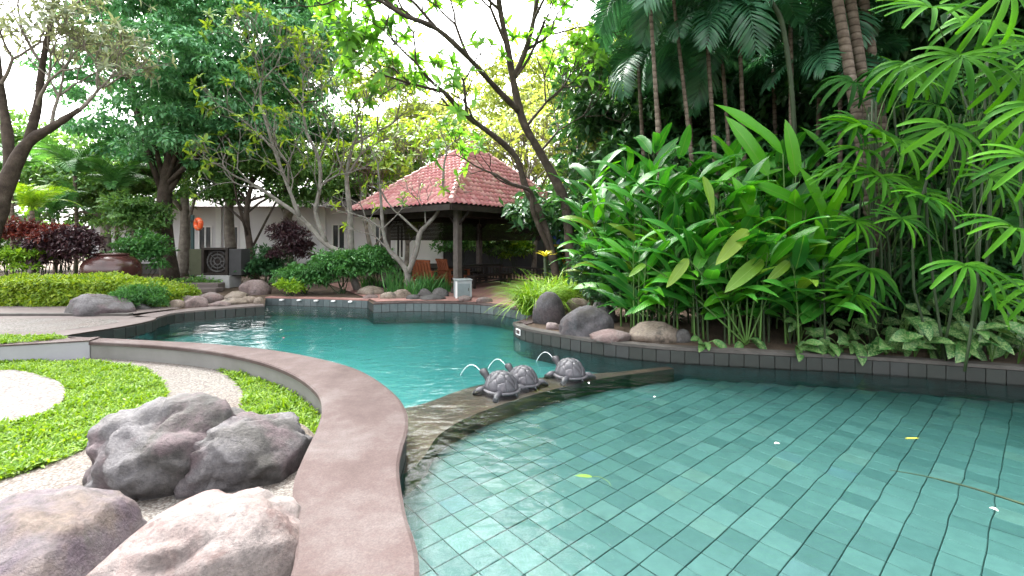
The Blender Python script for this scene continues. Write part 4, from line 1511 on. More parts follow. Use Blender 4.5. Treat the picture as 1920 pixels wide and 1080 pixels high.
def turtle(loc, rz, label, s=1.0):
    t = root("turtle_fountain", loc, label, "turtle", rz=rz, s=s)
    rx, ry, h = 0.25, 0.29, 0.27
    # body: dark dome under the plates
    mb = MB()
    V, Fc = [], []
    nr, na = 8, 28
    for i in range(nr + 1):
        for j in range(na):
            a = 2 * math.pi * j / na
            q = (i / nr)
            V.append((lambda d: (d[0], d[1], d[2] * 0.965 + 0.05))(dome(q * math.cos(a), q * math.sin(a), h, rx, ry)))
    Fc = [(i * na + j, i * na + (j + 1) % na, (i + 1) * na + (j + 1) % na, (i + 1) * na + j) for i in range(nr) for j in range(na)]
    mb.add(V, [f[::-1] for f in Fc])
    sh = link("shell", mesh("shell", mb.v, mb.F, M['turtle_dark'], True), t)
    for c, poly in PL:
        # fan with an inner ring so plates stay domed
        V = []
        cc = np.mean(poly, 0)
        k = len(poly)
        for f in (1.0, 0.88, 0.45):
            for q in poly:
                w_ = cc + (q - cc) * f
                d = dome(w_[0] * 0.985, w_[1] * 0.985, h, rx, ry)
                lift = 1.0 if f == 1.0 else 1.03 if f > .5 else 1.045
                V.append((d[0] * (1 + (lift - 1) * .5), d[1] * (1 + (lift - 1) * .5), d[2] * lift + 0.05))
        d = dome(cc[0], cc[1], h, rx, ry)
        V.append((d[0], d[1], d[2] * 1.05 + 0.05))
        Fc = []
        for r_ in range(2):
            Fc += [(r_ * k + i, r_ * k + (i + 1) % k, (r_ + 1) * k + (i + 1) % k, (r_ + 1) * k + i) for i in range(k)]
        Fc += [(2 * k + i, 2 * k + (i + 1) % k, 3 * k) for i in range(k)]
        link("shell_plate", mesh("shell_plate", V, Fc, M['turtle'], True), sh)
    # rim
    tb = [(rx * 1.02 * math.cos(a), ry * 1.02 * math.sin(a), 0.05) for a in np.linspace(0, 2 * math.pi, 33)]
    mb = MB().tube(tb, 0.03, 8, False)
    link("shell_rim", mesh("shell_rim", mb.v, mb.F, M['turtle'], True), t)
    # belly
    mb = MB().lathe([(0.18, -0.02), (0.24, 0.01), (0.25, 0.05), (0.2, 0.07)], 20)
    link("belly", mesh("belly", mb.v, mb.F, M['turtle_dark'], True), t)
    # head and neck raised at +Y
    mb = MB().tube([(0, 0.24, 0.09), (0, 0.31, 0.14), (0, 0.36, 0.20), (0, 0.41, 0.235), (0, 0.46, 0.225), (0, 0.485, 0.21)], [0.055, 0.052, 0.055, 0.066, 0.05, 0.02], 12)
    hd = link("head", mesh("head", mb.v, mb.F, M['turtle_dark'], True), t)
    for sx in (-1, 1):
        mb = MB().lathe([(0.003, -0.012), (0.012, -0.006), (0.013, 0.004), (0.004, 0.012)], 8, (sx * 0.055, 0.425, 0.255))
        link("eye", mesh("eye", mb.v, mb.F, M['turtle'], True), hd)
        for yy, a in ((0.17, 0.6), (-0.16, -0.6)):
            mb = MB().tube([(sx * 0.17, yy, 0.05), (sx * 0.27, yy + 0.05 * a, 0.045), (sx * 0.34, yy + 0.12 * a, 0.0), (sx * 0.35, yy + 0.14 * a, -0.02)], [0.06, 0.055, 0.045, 0.02], 10)
            link("flipper", mesh("flipper", mb.v, mb.F, M['turtle'], True), t)
    mb = MB().tube([(0, -0.26, 0.05), (0, -0.33, 0.03), (0, -0.37, 0.0)], [0.03, 0.02, 0.005], 8)
    link("tail", mesh("tail", mb.v, mb.F, M['turtle'], True), t)
    return t


zt = ZW - 0.045
tts = [((-0.13, 5.52, zt), 0.78, "stone turtle fountain farthest out on the brown ledge", 0.78), ((0.14, 5.80, zt), 0.66, "stone turtle fountain in the middle of the row of three", 0.74), ((0.78, 6.12, zt), 0.55, "stone turtle fountain closest to the planter wall", 0.78)]
for li, (lc, rz, lb, s) in enumerate(tts):
    turtle(lc, rz, lb, s)
    Rz_ = Matrix.Rotation(rz, 3, 'Z')
    mouth = Vector(lc) + Rz_ @ Vector((0, 0.48, 0.215)) * s
    d = Rz_ @ Vector((0, 1, 0))
    pts = []
    for t in np.linspace(0, 1, 12):
        pts.append(mouth + d * (0.42 * t) + Vector((0, 0, 0.34 * t - (0.34 + mouth.z - ZW) * t * t)))
    jt = MB().tube(pts, [0.004 + 0.003 * t for t in np.linspace(0, 1, 12)], 6)
    single("water_jet", jt.v, jt.F, M['jet'], ["thin arc of water spouting from the outermost turtle", "thin arc of water spouting from the middle turtle", "thin arc of water spouting from the turtle by the planter"][li], "water jet", smooth=True)


# ================================================================== PLANTS
DIAMOND = (np.array([(0, 0, 0), (-0.5, 0.42, 0.10), (0.5, 0.42, 0.10), (0, 1.0, -0.12)], float), np.array([(0, 2, 3), (0, 3, 1)]))


def dia(ratio):
    V = DIAMOND[0].copy()
    V[:, 0] *= ratio
    return V, DIAMOND[1]


LEAF6 = blade(1.0, 0.34, 3, 0.25, 0.8)


def clumps(blobs, nclump, nleaf, size, rclump, ratio=0.42, droop=0.3, tmpl=None, outer=0.85, spread=0.9, floor=None):
    """leaf clumps on the shells of ellipsoid blobs [(centre, (rx,ry,rz))] -> V, F"""
    B = [(np.array(c, float), np.array(r, float)) for c, r in blobs]
    wt = np.array([(r[0] * r[1] + r[1] * r[2] + r[0] * r[2]) for _, r in B])
    idx = rng.choice(len(B), nclump, p=wt / wt.sum())
    d = rdir(nclump)
    d[:, 2] = np.where(d[:, 2] < -0.5, -d[:, 2], d[:, 2])
    rad = outer + (1 - outer) * 1.6 * rng.uniform(-1, 0.7, nclump)
    cc = np.array([B[i][0] for i in idx]) + d * np.array([B[i][1] for i in idx]) * rad[:, None]
    k = rng.choice(nclump, nleaf)
    ld = rdir(nleaf)
    ld[:, 2] = np.where(ld[:, 2] < -0.2, -ld[:, 2] * 0.6, ld[:, 2])
    cs = rng.uniform(0.6, 1.35, nclump)
    pos = cc[k] + ld * (rclump * cs[k] * rng.uniform(0.55, 1.0, nleaf))[:, None] * np.array([1.15, 1.15, 0.7])
    if floor is not None:
        m = pos[:, 2] > floor
        pos, ld, k = pos[m], ld[m], k[m]
        nleaf = len(pos)
    dirs = ld * 0.6 + rng.normal(0, spread * 0.6, (nleaf, 3)) + np.array([0, 0, -droop])
    up = np.array([0, 0, 1.0]) + rng.normal(0, 0.45, (nleaf, 3)) + ld * 0.5
    s = size * rng.uniform(0.65, 1.3, nleaf)
    return scatter(tmpl or dia(ratio), frames(dirs, up), s, pos)


def bend(p, q, n=6, sag=0.0, wob=0.1):
    p, q = np.array(p, float), np.array(q, float)
    L = np.linalg.norm(q - p)
    t = np.linspace(0, 1, n)[:, None]
    c = p * (1 - t) + q * t
    o = rng.normal(0, wob * L, 3)
    return c + np.sin(t * math.pi) * (o + np.array([0, 0, sag * L]))


def leafy_tree(name, label, base, blobs, mat, nclump, nleaf, size, rclump, r=0.2, bark='bark_dark', trunk=None, group=None, droop=0.3, ratio=0.42, limbs=10, cat="tree", outer=0.85):
    t = root(name, base, label, cat, group)
    top = np.mean([b[0] for b in blobs], 0)
    pts = trunk if trunk is not None else bend(base, (top[0], top[1], top[2] - 0.2), 7, 0, 0.03)
    pts = catmull(pts, 3)
    mb = MB().tube(pts, np.linspace(r * 1.25, r * 0.55, len(pts)), 10)
    for i in range(limbs):
        b_ = blobs[i % len(blobs)]
        a = pts[int(len(pts) * random.uniform(0.45, 0.98)) - 1]
        e = np.array(b_[0]) + rng.normal(0, 0.35, 3) * np.array(b_[1])
        mb.tube(bend(a, e, 6, 0.08, 0.06), np.linspace(r * 0.42, r * 0.1, 6), 6)
    part("trunk", mb.v, mb.F, M[bark], t, True)
    V, Fc = clumps(blobs, nclump, nleaf, size, rclump, ratio, droop, outer=outer)
    part("crown", V, Fc, M[mat], t, kind='stuff')
    return t


def pb(px, py, d, r, ry=None, rz=None):
    return (tuple(P(px, py, d)), (r, ry or r, rz or r * 0.8))


# ---- the big dense tree on the left
D = 17.5
blobs = [pb(215, 170, D, 2.0), pb(330, 90, D - .8, 2.4), pb(430, 215, D - 1, 2.5), pb(500, 80, D, 2.6), pb(415, 290, D - .5, 1.6), pb(570, 50, D + .8, 2.0), pb(250, 50, D + .5, 2.3), pb(330, 250, D - 1, 1.9), pb(520, 170, D, 1.8), pb(400, 0, D, 2.8), pb(560, -70, D + .5, 2.2), pb(250, -90, D + .5, 2.2), pb(400, -160, D, 2.6), pb(270, 290, D, 1.2), pb(190, 270, D + .5, 1.3), pb(470, 270, D - .5, 1.5), pb(380, 150, D - 1.8, 1.8), pb(560, 150, D + .5, 1.8), pb(610, 90, D + 1, 1.6)]
leafy_tree("shade_tree", "large dense dark green shade tree left of the gazebo", (P(318, 530, D).x, D, -0.02), blobs, 'l_dense', 760, 90000, 0.22, 0.55, 0.26, 'bark_dark', [P(322, 535, D), P(312, 470, D), (P(308, 400, D)), P(315, 320, D), P(350, 220, D), P(390, 120, D)], droop=0.55, limbs=18)

# ---- trees and shrubs behind everything
back = [(-40, 300, 24, 3.0, 'l_back'), (60, 330, 22, 2.4, 'l_back'), (200, 340, 21.5, 2.0, 'l_back'), (540, 260, 21.8, 2.4, 'l_dark'), (640, 300, 27, 2.8, 'l_back'), (720, 220, 29, 3.0, 'l_pale'), (800, 270, 30, 2.8, 'l_pale'), (890, 220, 33, 3.4, 'l_pale'), (980, 190, 30, 3.2, 'l_pale'), (1080, 170, 28, 3.6, 'l_pale'), (1170, 150, 26, 3.2, 'l_pale'), (1250, 150, 24, 3.4, 'l_back'), (-200, 200, 26, 4.0, 'l_back'), (440, 270, 21.5, 2.0, 'l_back'), (340, 280, 21.5, 1.8, 'l_back'), (700, 330, 26, 2.6, 'l_back'), (1130, 330, 22, 2.2, 'l_back')]
lbl = {'l_back': "mid green leafy tree standing beyond the house", 'l_dark': "dark green leafy tree standing beyond the house", 'l_pale': "pale yellow green leafy tree standing beyond the gazebo"}
for px, py, d, r, mt in back:
    c = P(px, py, d)
    leafy_tree("garden_tree", lbl[mt], (c.x, c.y, -0.02), [((c.x, c.y, c.z), (r, r, r)), ((c.x - r * .7, c.y, c.z - r * .7), (r * .8, r * .8, r * .7)), ((c.x + r * .8, c.y - .3, c.z - r * .4), (r * .8, r * .8, r * .7)), ((c.x, c.y, c.z - (r * 1.4 if d > 23 else 0)), (r, r * .8, r * .6))], mt, 110, 9000, 0.30, 0.6, 0.22, 'bark_grey', group="trees beyond the " + ("gazebo" if mt == 'l_pale' else "house"), limbs=8)
# dark trees closing off the right side
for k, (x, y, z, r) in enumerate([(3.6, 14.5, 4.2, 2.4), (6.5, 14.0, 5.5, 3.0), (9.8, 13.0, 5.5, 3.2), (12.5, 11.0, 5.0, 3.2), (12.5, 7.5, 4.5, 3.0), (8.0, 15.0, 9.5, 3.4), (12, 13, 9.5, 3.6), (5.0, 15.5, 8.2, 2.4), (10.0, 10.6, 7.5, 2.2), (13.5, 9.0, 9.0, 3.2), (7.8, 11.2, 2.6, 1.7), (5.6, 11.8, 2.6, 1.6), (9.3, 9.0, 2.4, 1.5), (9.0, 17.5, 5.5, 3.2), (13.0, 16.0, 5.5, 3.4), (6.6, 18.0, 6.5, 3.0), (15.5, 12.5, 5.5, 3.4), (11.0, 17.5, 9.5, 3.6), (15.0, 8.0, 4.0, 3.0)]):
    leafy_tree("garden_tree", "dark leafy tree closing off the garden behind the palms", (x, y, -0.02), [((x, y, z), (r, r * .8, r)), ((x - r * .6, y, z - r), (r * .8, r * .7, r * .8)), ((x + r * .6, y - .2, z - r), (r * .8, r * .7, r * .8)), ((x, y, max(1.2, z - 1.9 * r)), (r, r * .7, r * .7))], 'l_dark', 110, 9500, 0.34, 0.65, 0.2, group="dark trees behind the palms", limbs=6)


leafy_tree("garden_tree", "dark multi stemmed tree between the carved panel and the maroon shrub", (P(478, 530, 17.8).x, 17.8, -0.02), [pb(470, 345, 17.8, 1.3), pb(400, 350, 18.2, 1.1), pb(560, 340, 18.2, 1.3), pb(500, 300, 18, 1.6), pb(620, 360, 18.6, .9), pb(350, 365, 18.6, .8), pb(430, 375, 18.4, .7), pb(560, 380, 18.4, .8)], 'l_back', 170, 13000, 0.19, .42, .13, 'bark_dark', [P(482, 540, 17.8), P(470, 470, 17.8), P(462, 400, 17.8), P(475, 330, 17.8)], limbs=14)


# ---- frangipani trees
def grow(tubes, tips, p, d, L, r, lvl, upb=0.25, spread=0.75):
    n_ = 4
    pts = [np.array(p)]
    d = d / np.linalg.norm(d)
    for i in range(n_):
        d = d + np.array([0, 0, upb / n_]) + rng.normal(0, 0.09, 3)
        d /= np.linalg.norm(d)
        pts.append(pts[-1] + d * L / n_)
    r1 = r * 0.74
    tubes.append((np.array(pts), np.linspace(r, r1, n_ + 1)))
    if lvl == 0:
        tips.append((pts[-1], d))
        return
    if lvl <= 1 and random.random() < 0.12:
        tips.append((pts[-1], d))
        return
    nb = 3 if random.random() < 0.38 else 2
    a0 = random.uniform(0, 2 * math.pi)
    u = np.cross(d, [0.3, 0.2, 1.0])
    u /= np.linalg.norm(u)
    v = np.cross(d, u)
    for k in range(nb):
        a = a0 + 2 * math.pi * k / nb + random.uniform(-.4, .4)
        s = spread * random.uniform(0.65, 1.25)
        nd = d + s * (math.cos(a) * u + math.sin(a) * v)
        grow(tubes, tips, pts[-1], nd, L * random.uniform(0.66, 0.92), r1 * random.uniform(.78, .95), lvl - 1, upb, spread)


def frangipani(name, label, base, trunks, sprouts, bark, leaf, nl=(4, 8), ls=0.3, lr=0.32, keep=0.8, group=None, objs=0, rmin=0.008, leaf2=None):
    """trunks: [(points, r0, r1)]; sprouts: [(point, direction, length, radius, levels)]"""
    t = root(name, base, label, "tree", group)
    mb = MB()
    for pts, r0, r1 in trunks:
        q = catmull(pts, 4)
        rr_ = np.linspace(r0, r1, len(q)) * (1 + 0.06 * rng.normal(size=len(q)))
        mb.tube(q, rr_, 10)
    part("trunk", mb.v, mb.F, M[bark], t, True)
    tips = []
    for p, d, L, r, lv in sprouts:
        tubes = []
        grow(tubes, tips, np.array(p, float), np.array(d, float), L, r, lv)
        mb = MB()
        for q, rr_ in tubes:
            mb.tube(q, np.maximum(rr_, rmin), 6 if rr_[0] > 0.02 else 5, False)
        part("branch", mb.v, mb.F, M['bark_grey'] if leaf2 is None else M[leaf2], t, True)
    pos, dr, up = [], [], []
    for p, d in tips:
        if random.random() > keep:
            continue
        n_ = random.randint(*nl)
        u = np.cross(d, [0.31, 0.17, 0.9])
        u /= np.linalg.norm(u) + 1e-9
        v = np.cross(d, u)
        a0 = random.uniform(0, 6)
        for i in range(n_):
            a = a0 + i * 2.4
            el = random.uniform(0.2, 0.9)
            pos.append(p)
            dr.append(d * el + (math.cos(a) * u + math.sin(a) * v) * 1.0)
            up.append(d + np.array([0, 0, 0.7]))
    pos, dr, up = np.array(pos), np.array(dr), np.array(up)
    if not len(pos):
        return t
    tm = blade(1.0, lr, 4, 0.25, 0.75)
    sc = rng.uniform(0.65, 1.2, len(pos)) * ls
    Rm = frames(dr, up)
    order_ = np.argsort(pos[:, 1])
    near_, far_ = order_[:objs], order_[objs:]
    if objs:
        lme = mesh("leaf", tm[0] * ls, tm[1], M[leaf], True)
        b_ = np.array(WL[t.name])
        for i in near_:
            s = sc[i] / ls
            A = Rm[i] * s
            link("leaf", lme, t, Matrix([[*A[0], pos[i][0] - b_[0]], [*A[1], pos[i][1] - b_[1]], [*A[2], pos[i][2] - b_[2]], [0, 0, 0, 1]]))
    if len(far_):
        V, Fc = scatter(tm, Rm[far_], sc[far_], pos[far_])
        part("foliage", V, Fc, M[leaf], t, True, kind='stuff')
    return t


def PP(lst, d):
    return [P(x, y, d if len(a) == 0 else a[0]) for x, y, *a in lst]


# main frangipani by the gazebo
t1 = PP([(1048, 565), (1036, 480), (1012, 400), (986, 352), (968, 296), (930, 258, 13.2), (876, 218, 12.8), (832, 172, 12.2)], 13.5)
t2 = PP([(1078, 565), (1066, 430), (1054, 365), (1012, 285), (986, 240), (974, 205), (962, 150), (952, 90, 12.9), (938, 20, 12.7), (928, -60, 12.5)], 13.2)
t3 = PP([(962, 150), (985, 95), (1000, 40), (1012, -40)], 13.2)
t4 = PP([(974, 210), (930, 165, 12.6), (880, 110, 11.8), (820, 55, 11.0), (760, 30, 10.2)], 13.2)
t5 = PP([(1036, 480), (1000, 400, 13.2), (996, 360, 13.0), (960, 345, 12.7), (925, 325, 12.5)], 13.5)
sp = []
for q, dx, lv, L, r in [(t1[-1], (-.8, -.3, .5), 4, 1.0, .05), (t1[5], (-.9, -.5, .3), 4, 1.0, .045), (t1[6], (-.3, -.3, .9), 4, 1.0, .045), (t2[-1], (-.3, -.3, 1), 4, 1.0, .06), (t2[7], (-.7, -.5, .7), 4, 1.1, .05), (t2[6], (.7, -.2, .6), 4, 1.0, .05), (t3[-1], (.4, -.2, 1), 4, 1.0, .06), (t3[1], (.8, .0, .5), 4, .9, .045), (t4[-1], (-.8, -.5, .3), 5, .9, .05), (t4[3], (-.6, -.6, .5), 5, .9, .045), (t4[3], (-.9, -.2, .1), 4, .9, .04), (t1[-1], (-.9, -.4, .1), 5, .9, .045), (t2[8], (-.8, -.4, .3), 5, .9, .045), (t3[2], (.5, -.6, .5), 5, .8, .045), (t4[2], (-.5, -.2, .9), 4, .9, .045), (t5[-1], (-.8, -.1, .2), 3, .6, .03), (t1[3], (-.9, -.2, .2), 3, .8, .035), (t2[4], (.6, -.3, .7), 4, .9, .045), (t4[-1], (-.6, -.9, .1), 4, .9, .045), (t2[3], (.8, .2, .8), 4, 1.0, .04)]:
    sp.append((q, dx, L, r, lv))
frangipani("frangipani_tree", "large leaning frangipani with dark twin trunks beside the gazebo roof", (P(1060, 560, 13.4).x, 13.4, -0.02), [(t1, .13, .06), (t2, .16, .065), (t3, .08, .06), (t4, .09, .05), (t5, .08, .035)], sp, 'bark_dark', 'l_frangi_near', (4, 8), 0.34, 0.36, 0.8, objs=300, leaf2='bark_dark')

# small grey frangipani at the pool edge
t1 = PP([(762, 556), (764, 515), (752, 492), (728, 466), (718, 430), (715, 385), (712, 345)], 13.7)
t2 = PP([(764, 515), (780, 472), (787, 438), (800, 422), (822, 395), (830, 352), (832, 312)], 13.7)
t3 = PP([(787, 438), (768, 420), (748, 402)], 13.7)
sp = [(t1[-1], (-.2, 0, 1), .6, .03, 3), (t1[4], (-.7, -.3, .4), .6, .03, 3), (t1[4], (.6, -.2, .6), .5, .025, 3), (t2[-1], (.1, 0, 1), .6, .03, 3), (t2[4], (.6, -.2, .5), .5, .03, 3), (t3[-1], (-.6, -.2, .6), .5, .028, 3), (t2[3], (-.3, -.3, .9), .5, .028, 3), (t1[3], (-.8, -.1, .5), .55, .03, 3)]
frangipani("frangipani_tree", "small bare grey frangipani forking low above the flat stones", (P(762, 556, 13.7).x, 13.7, -0.02), [(t1, .10, .03), (t2, .09, .035), (t3, .04, .03)], sp, 'bark_pale', 'l_frangi', (3, 6), 0.22, 0.34, 0.4, leaf2='bark_pale')

# spreading frangipani with pale branches left of the gazebo
t1 = PP([(672, 548), (645, 482), (610, 456), (562, 406), (520, 376), (482, 348)], 14.8)
t2 = PP([(612, 456), (592, 400), (600, 350), (598, 300), (575, 250)], 14.8)
t3 = PP([(562, 406), (540, 350), (515, 282), (492, 205)], 14.6)
t4 = PP([(660, 520), (656, 400), (650, 330), (662, 270)], 14.9)
sp = []
for q, dx, lv, L, r in [(t1[-1], (-.9, -.2, .3), 4, .8, .04), (t1[4], (-.6, -.4, .6), 4, .8, .04), (t1[3], (-.4, -.3, .9), 4, .8, .04), (t2[-1], (-.2, 0, 1), 5, .9, .045), (t2[3], (.6, -.2, .7), 5, .85, .04), (t2[2], (.7, -.4, .4), 4, .8, .04), (t3[-1], (-.2, -.2, 1), 5, .9, .045), (t3[2], (-.7, -.2, .6), 4, .8, .04), (t3[1], (.4, -.4, .9), 4, .8, .04), (t4[-1], (.4, 0, 1), 5, .9, .05), (t4[2], (.8, -.1, .7), 5, .9, .045), (t4[2], (-.4, -.5, .8), 4, .8, .04), (t2[1], (.5, -.4, .6), 4, .8, .04), (t4[-1], (.7, .1, .4), 5, .9, .045)]:
    sp.append((q, dx, L, r, lv))
frangipani("frangipani_tree", "wide spreading frangipani with pale twisting branches left of the gazebo roof", (P(666, 548, 14.8).x, 14.8, -0.02), [(t1, .12, .045), (t2, .07, .05), (t3, .06, .045), (t4, .11, .05)], sp, 'bark_pale', 'l_frangi', (3, 7), 0.27, 0.34, 0.42, leaf2='bark_pale')

# frangipani at the left edge
t1 = PP([(-60, 560), (-12, 420), (18, 330), (52, 268), (95, 240), (150, 205)], 12.5)
t2 = PP([(52, 268), (70, 200), (80, 120), (95, 40)], 12.5)
t3 = PP([(18, 330), (14, 250), (0, 160), (-10, 60)], 12.6)
sp = []
for q, dx, lv, L, r in [(t1[-1], (.9, -.2, .4), 4, .8, .045), (t1[4], (.5, -.3, .9), 5, .9, .05), (t2[-1], (.1, -.1, 1), 4, .9, .05), (t2[1], (.7, -.3, .7), 5, .9, .05), (t2[2], (-.5, -.3, .8), 5, .9, .045), (t3[-1], (0, -.2, 1), 4, .9, .05), (t3[2], (.6, -.4, .6), 5, .9, .05), (t3[1], (-.6, -.3, .7), 4, .9, .05), (t1[5], (.6, .3, .8), 4, .8, .045), (t2[3], (.7, .1, .6), 4, .8, .04)]:
    sp.append((q, dx, L, r, lv))
frangipani("frangipani_tree", "leaning frangipani with pale grey green leaves behind the red shrub", (P(-50, 560, 12.5).x, 12.5, -0.02), [(t1, .26, .06), (t2, .12, .05), (t3, .14, .06)], sp, 'bark_dark', 'l_greyish', (5, 8), 0.28, 0.26, 0.85)

# slender frangipani trees behind the gazebo, bare and yellow green
for k, (px, d, h, lb) in enumerate([(1165, 17.5, 7.0, "slender frangipani with yellow green leaves behind the ginger clump"), (1110, 20.5, 8.0, "tall twiggy frangipani standing right of the gazebo roof"), (1000, 22.0, 8.5, "twiggy frangipani rising directly behind the gazebo roof"), (760, 21.5, 7.6, "twiggy yellow green frangipani behind the left slope of the gazebo roof"), (690, 19.0, 6.0, "low twiggy frangipani between the house and the spreading frangipani"), (850, 24.5, 8.6, "far frangipani showing over the top of the gazebo roof")]):
    x = (px - 960) / F * d
    b0 = np.array([x, d, -0.02])
    tr = [b0, b0 + [0.1, 0, h * .2], b0 + [-.1, 0, h * .38]]
    sp = [(tr[-1], (random.uniform(-.8, .8), random.uniform(-.5, .5), 1), h * .17, .06, 5) for _ in range(4)] + [(tr[1], (random.choice((-1, 1)) * .8, -.2, .8), h * .16, .05, 4)]
    frangipani("frangipani_tree", lb, tuple(b0), [(tr, .12, .08)], sp, 'bark_grey', 'l_pale' if k not in (3, 4) else 'l_frangi', (4, 7), 0.34, 0.36, 0.85, rmin=0.012)


# ---- palms with feathery fronds
def pinnate(L, nl, ll, droop, rise=0.6, w_=0.05, hang=0.5):
    """one feather frond along +Y; returns V, F lists"""
    V, Fc = [], []
    pts = []
    y = z = 0.0
    a = rise
    n_ = 14
    for i in range(n_ + 1):
        pts.append((0, y, z))
        y += L / n_ * math.cos(a)
        z += L / n_ * math.sin(a)
        a -= (droop + rise) / n_
    pts = np.array(pts)
    mb = MB().tube(pts, np.linspace(0.018, 0.004, n_ + 1), 5, False)
    for i in range(nl):
        t = 0.14 + 0.86 * i / (nl - 1)
        f = t * n_
        j = min(int(f), n_ - 1)
        p = pts[j] * (1 - (f - j)) + pts[j + 1] * (f - j)
        tg = pts[j + 1] - pts[j]
        tg /= np.linalg.norm(tg)
        l_ = ll * (math.sin(math.pi * (0.15 + 0.8 * t)) ** 0.6) * random.uniform(.9, 1.1)
        for sx in (-1, 1):
            d = np.array([sx * 0.95, 0, 0]) + tg * (0.45 + 0.7 * t) + np.array([0, 0, -0.1])
            bl = blade(l_, w_, 3, 0.2, hang + random.uniform(-.1, .3), 0.15)
            Rm = frames(np.array([d]), np.array([[0, -tg[2], tg[1]]]) + rng.normal(0, .12, (1, 3)))
            Vv, Ff = scatter(bl, Rm, 1.0, p[None])
            mb.add(Vv, Ff)
    return mb


fr_me = []
for i, (L, dr_) in enumerate([(2.0, 1.0), (2.2, 1.3), (1.8, 0.7)]):
    mb = pinnate(L, 27, 0.7, dr_ + .5, 0.5, 0.055, 0.75)
    fr_me.append(mesh("frond", mb.v, mb.F, M['l_palm'], True))
ring_me = None


def palm(label, base, top, r, nf, s=1.0, group=None, bark='bark_palm', lean=None, name="palm_tree", el=(0.0, 1.0), fr=None):
    t = root(name, base, label, "palm", group)
    pts = catmull([base, (np.array(base) * .55 + np.array(top) * .45) + np.array([.08, 0, 0]), top], 10)
    rr_ = np.linspace(r * 1.2, r * .85, len(pts))
    rr_[::2] *= 1.07
    mb = MB().tube(pts, rr_, 9)
    part("trunk", mb.v, mb.F, M[bark], t, True)
    b_ = Vector(top) - WL[t.name]
    for i in range(nf):
        az = 2 * math.pi * (i + random.uniform(-.2, .2)) / nf
        e = random.uniform(*el)
        link("frond", (fr or fr_me)[i % len(fr or fr_me)], t, frame_mat(b_, (math.cos(az), math.sin(az), e), (random.uniform(-.45, .45), random.uniform(-.45, .45), 1), s * random.uniform(.75, 1.2)))
    return t


for k, (bx, tx, ty, d, r, s) in enumerate([(1316, 1262, -10, 9.6, .04, 1.0), (1345, 1325, 60, 9.8, .045, .95), (1378, 1340, -60, 10.4, .04, 1.1), (1392, 1385, 20, 10.0, .045, 1.0), (1470, 1482, -30, 9.4, .045, 1.1), (1255, 1225, 110, 11.5, .05, .9), (1510, 1540, 60, 10.4, .05, 1.0), (1210, 1190, 0, 12.0, .05, 1.1), (1300, 1290, 150, 12.0, .05, .9), (1450, 1450, 130, 11.5, .05, .9), (1240, 1215, -60, 9.0, .04, 1.0), (1560, 1575, 130, 9.6, .045, .9)]):
    p = P(bx, 455, d)
    palm("slim multi stemmed palm with dark feathery fronds behind the ginger clump", (p.x, d, -0.02), tuple(P(tx, ty, d)), r, 10, s, "slim feather palms behind the ginger", el=(-0.5, 0.9))
for k, (x0, x1, d) in enumerate([(1655, 1560, 8.3), (1672, 1585, 8.6), (1690, 1610, 9.0)]):
    p = P(x0, 455, d)
    palm("tall palm with pale ringed trunk leaning above the fan palms", (p.x, d, -0.02), tuple(P(x1, -60, d)), .095, 7, 1.15, "pale ringed palm trunks")
# the feathery frond hanging in front of the dark palms
p0 = P(1445, 15, 7.9)
hp = root("palm_tree", (P(1500, 455, 8.0).x, 8.0, -0.02), "slender palm whose broad frond hangs down before the dark palm stems", "palm")
mb = MB().tube(catmull([(P(1500, 455, 8.0).x, 8.0, -0.02), P(1490, 250, 8.0), P(1470, 60, 7.95), P(1445, 0, 7.9)], 5), 0.04, 8)
part("trunk", mb.v, mb.F, M['stem_dark'], hp, True)
for dv, s in (((-.15, -.35, .25), .95), ((.5, .4, .5), .8), ((-.6, .2, .8), .8), ((.3, -.6, .9), .7)):
    mbf = pinnate(1.7, 26, 0.55, 1.5, 0.25, 0.06, 0.3)
    link("frond", mesh("frond", mbf.v, mbf.F, M['l_palm'], True), hp, frame_mat(Vector(p0) - WL[hp.name], dv, (0, 0, 1), s))
# light palms far left
for k, (px, py, d, s, mt, lb) in enumerate([(60, 395, 13.6, .62, 'l_lime', "small bright yellow green palm above the red shrub"), (140, 330, 16.5, 1.0, 'l_shrub', "bushy feather palm behind the bright small palm"), (215, 360, 17.0, .9, 'l_shrub', "bushy feather palm close to the shade tree trunk"), (20, 330, 17.0, 1.0, 'l_shrub', "bushy feather palm behind the leaning frangipani"), (100, 410, 15.5, .8, 'l_shrub', "low bushy palm behind the purple shrub"), (250, 430, 16, .7, 'l_back', "low pale palm between the jar and the shade tree")]):
    fm = []
    for dr_ in (1.0, 1.3):
        mbf = pinnate(1.9, 24, 0.5, dr_, 0.8, 0.05)
        fm.append(mesh("frond", mbf.v, mbf.F, M[mt], True))
    p = P(px, py, d)
    palm(lb, (p.x, d, -0.02), tuple(p), .06, 13, s, fr=fm, el=(0.1, 1.6))


# ---- ginger / heliconia clump with large paddle leaves
def heli_leaf(L, W, droop, mat, wav=0.03, seed=0):
    def prof(t):
        return 0.1 if t < 0.02 else max(0.02, math.sin(math.pi * min(1, (0.04 + 0.96 * t)) ** 0.8) ** 0.62)
    V, Fc = blade(L, W, 10, 0.28, droop, 0.1, prof)
    V = V.copy()
    for i in range(len(V)):
        if i % 3 != 1:
            V[i, 2] += wav * W / 0.2 * math.sin(i * 1.7 + seed)
    return mesh("leaf", V, Fc, M[mat], True)


HL = {m_: [heli_leaf(L, W, dr_, m_, 0.012, q) for q, (L, W, dr_) in enumerate([(.78, .20, .7), (.88, .21, 1.1), (.68, .18, .4), (.82, .17, 1.4)])] for m_ in ('l_heli', 'l_helibright', 'l_heliyellow')}


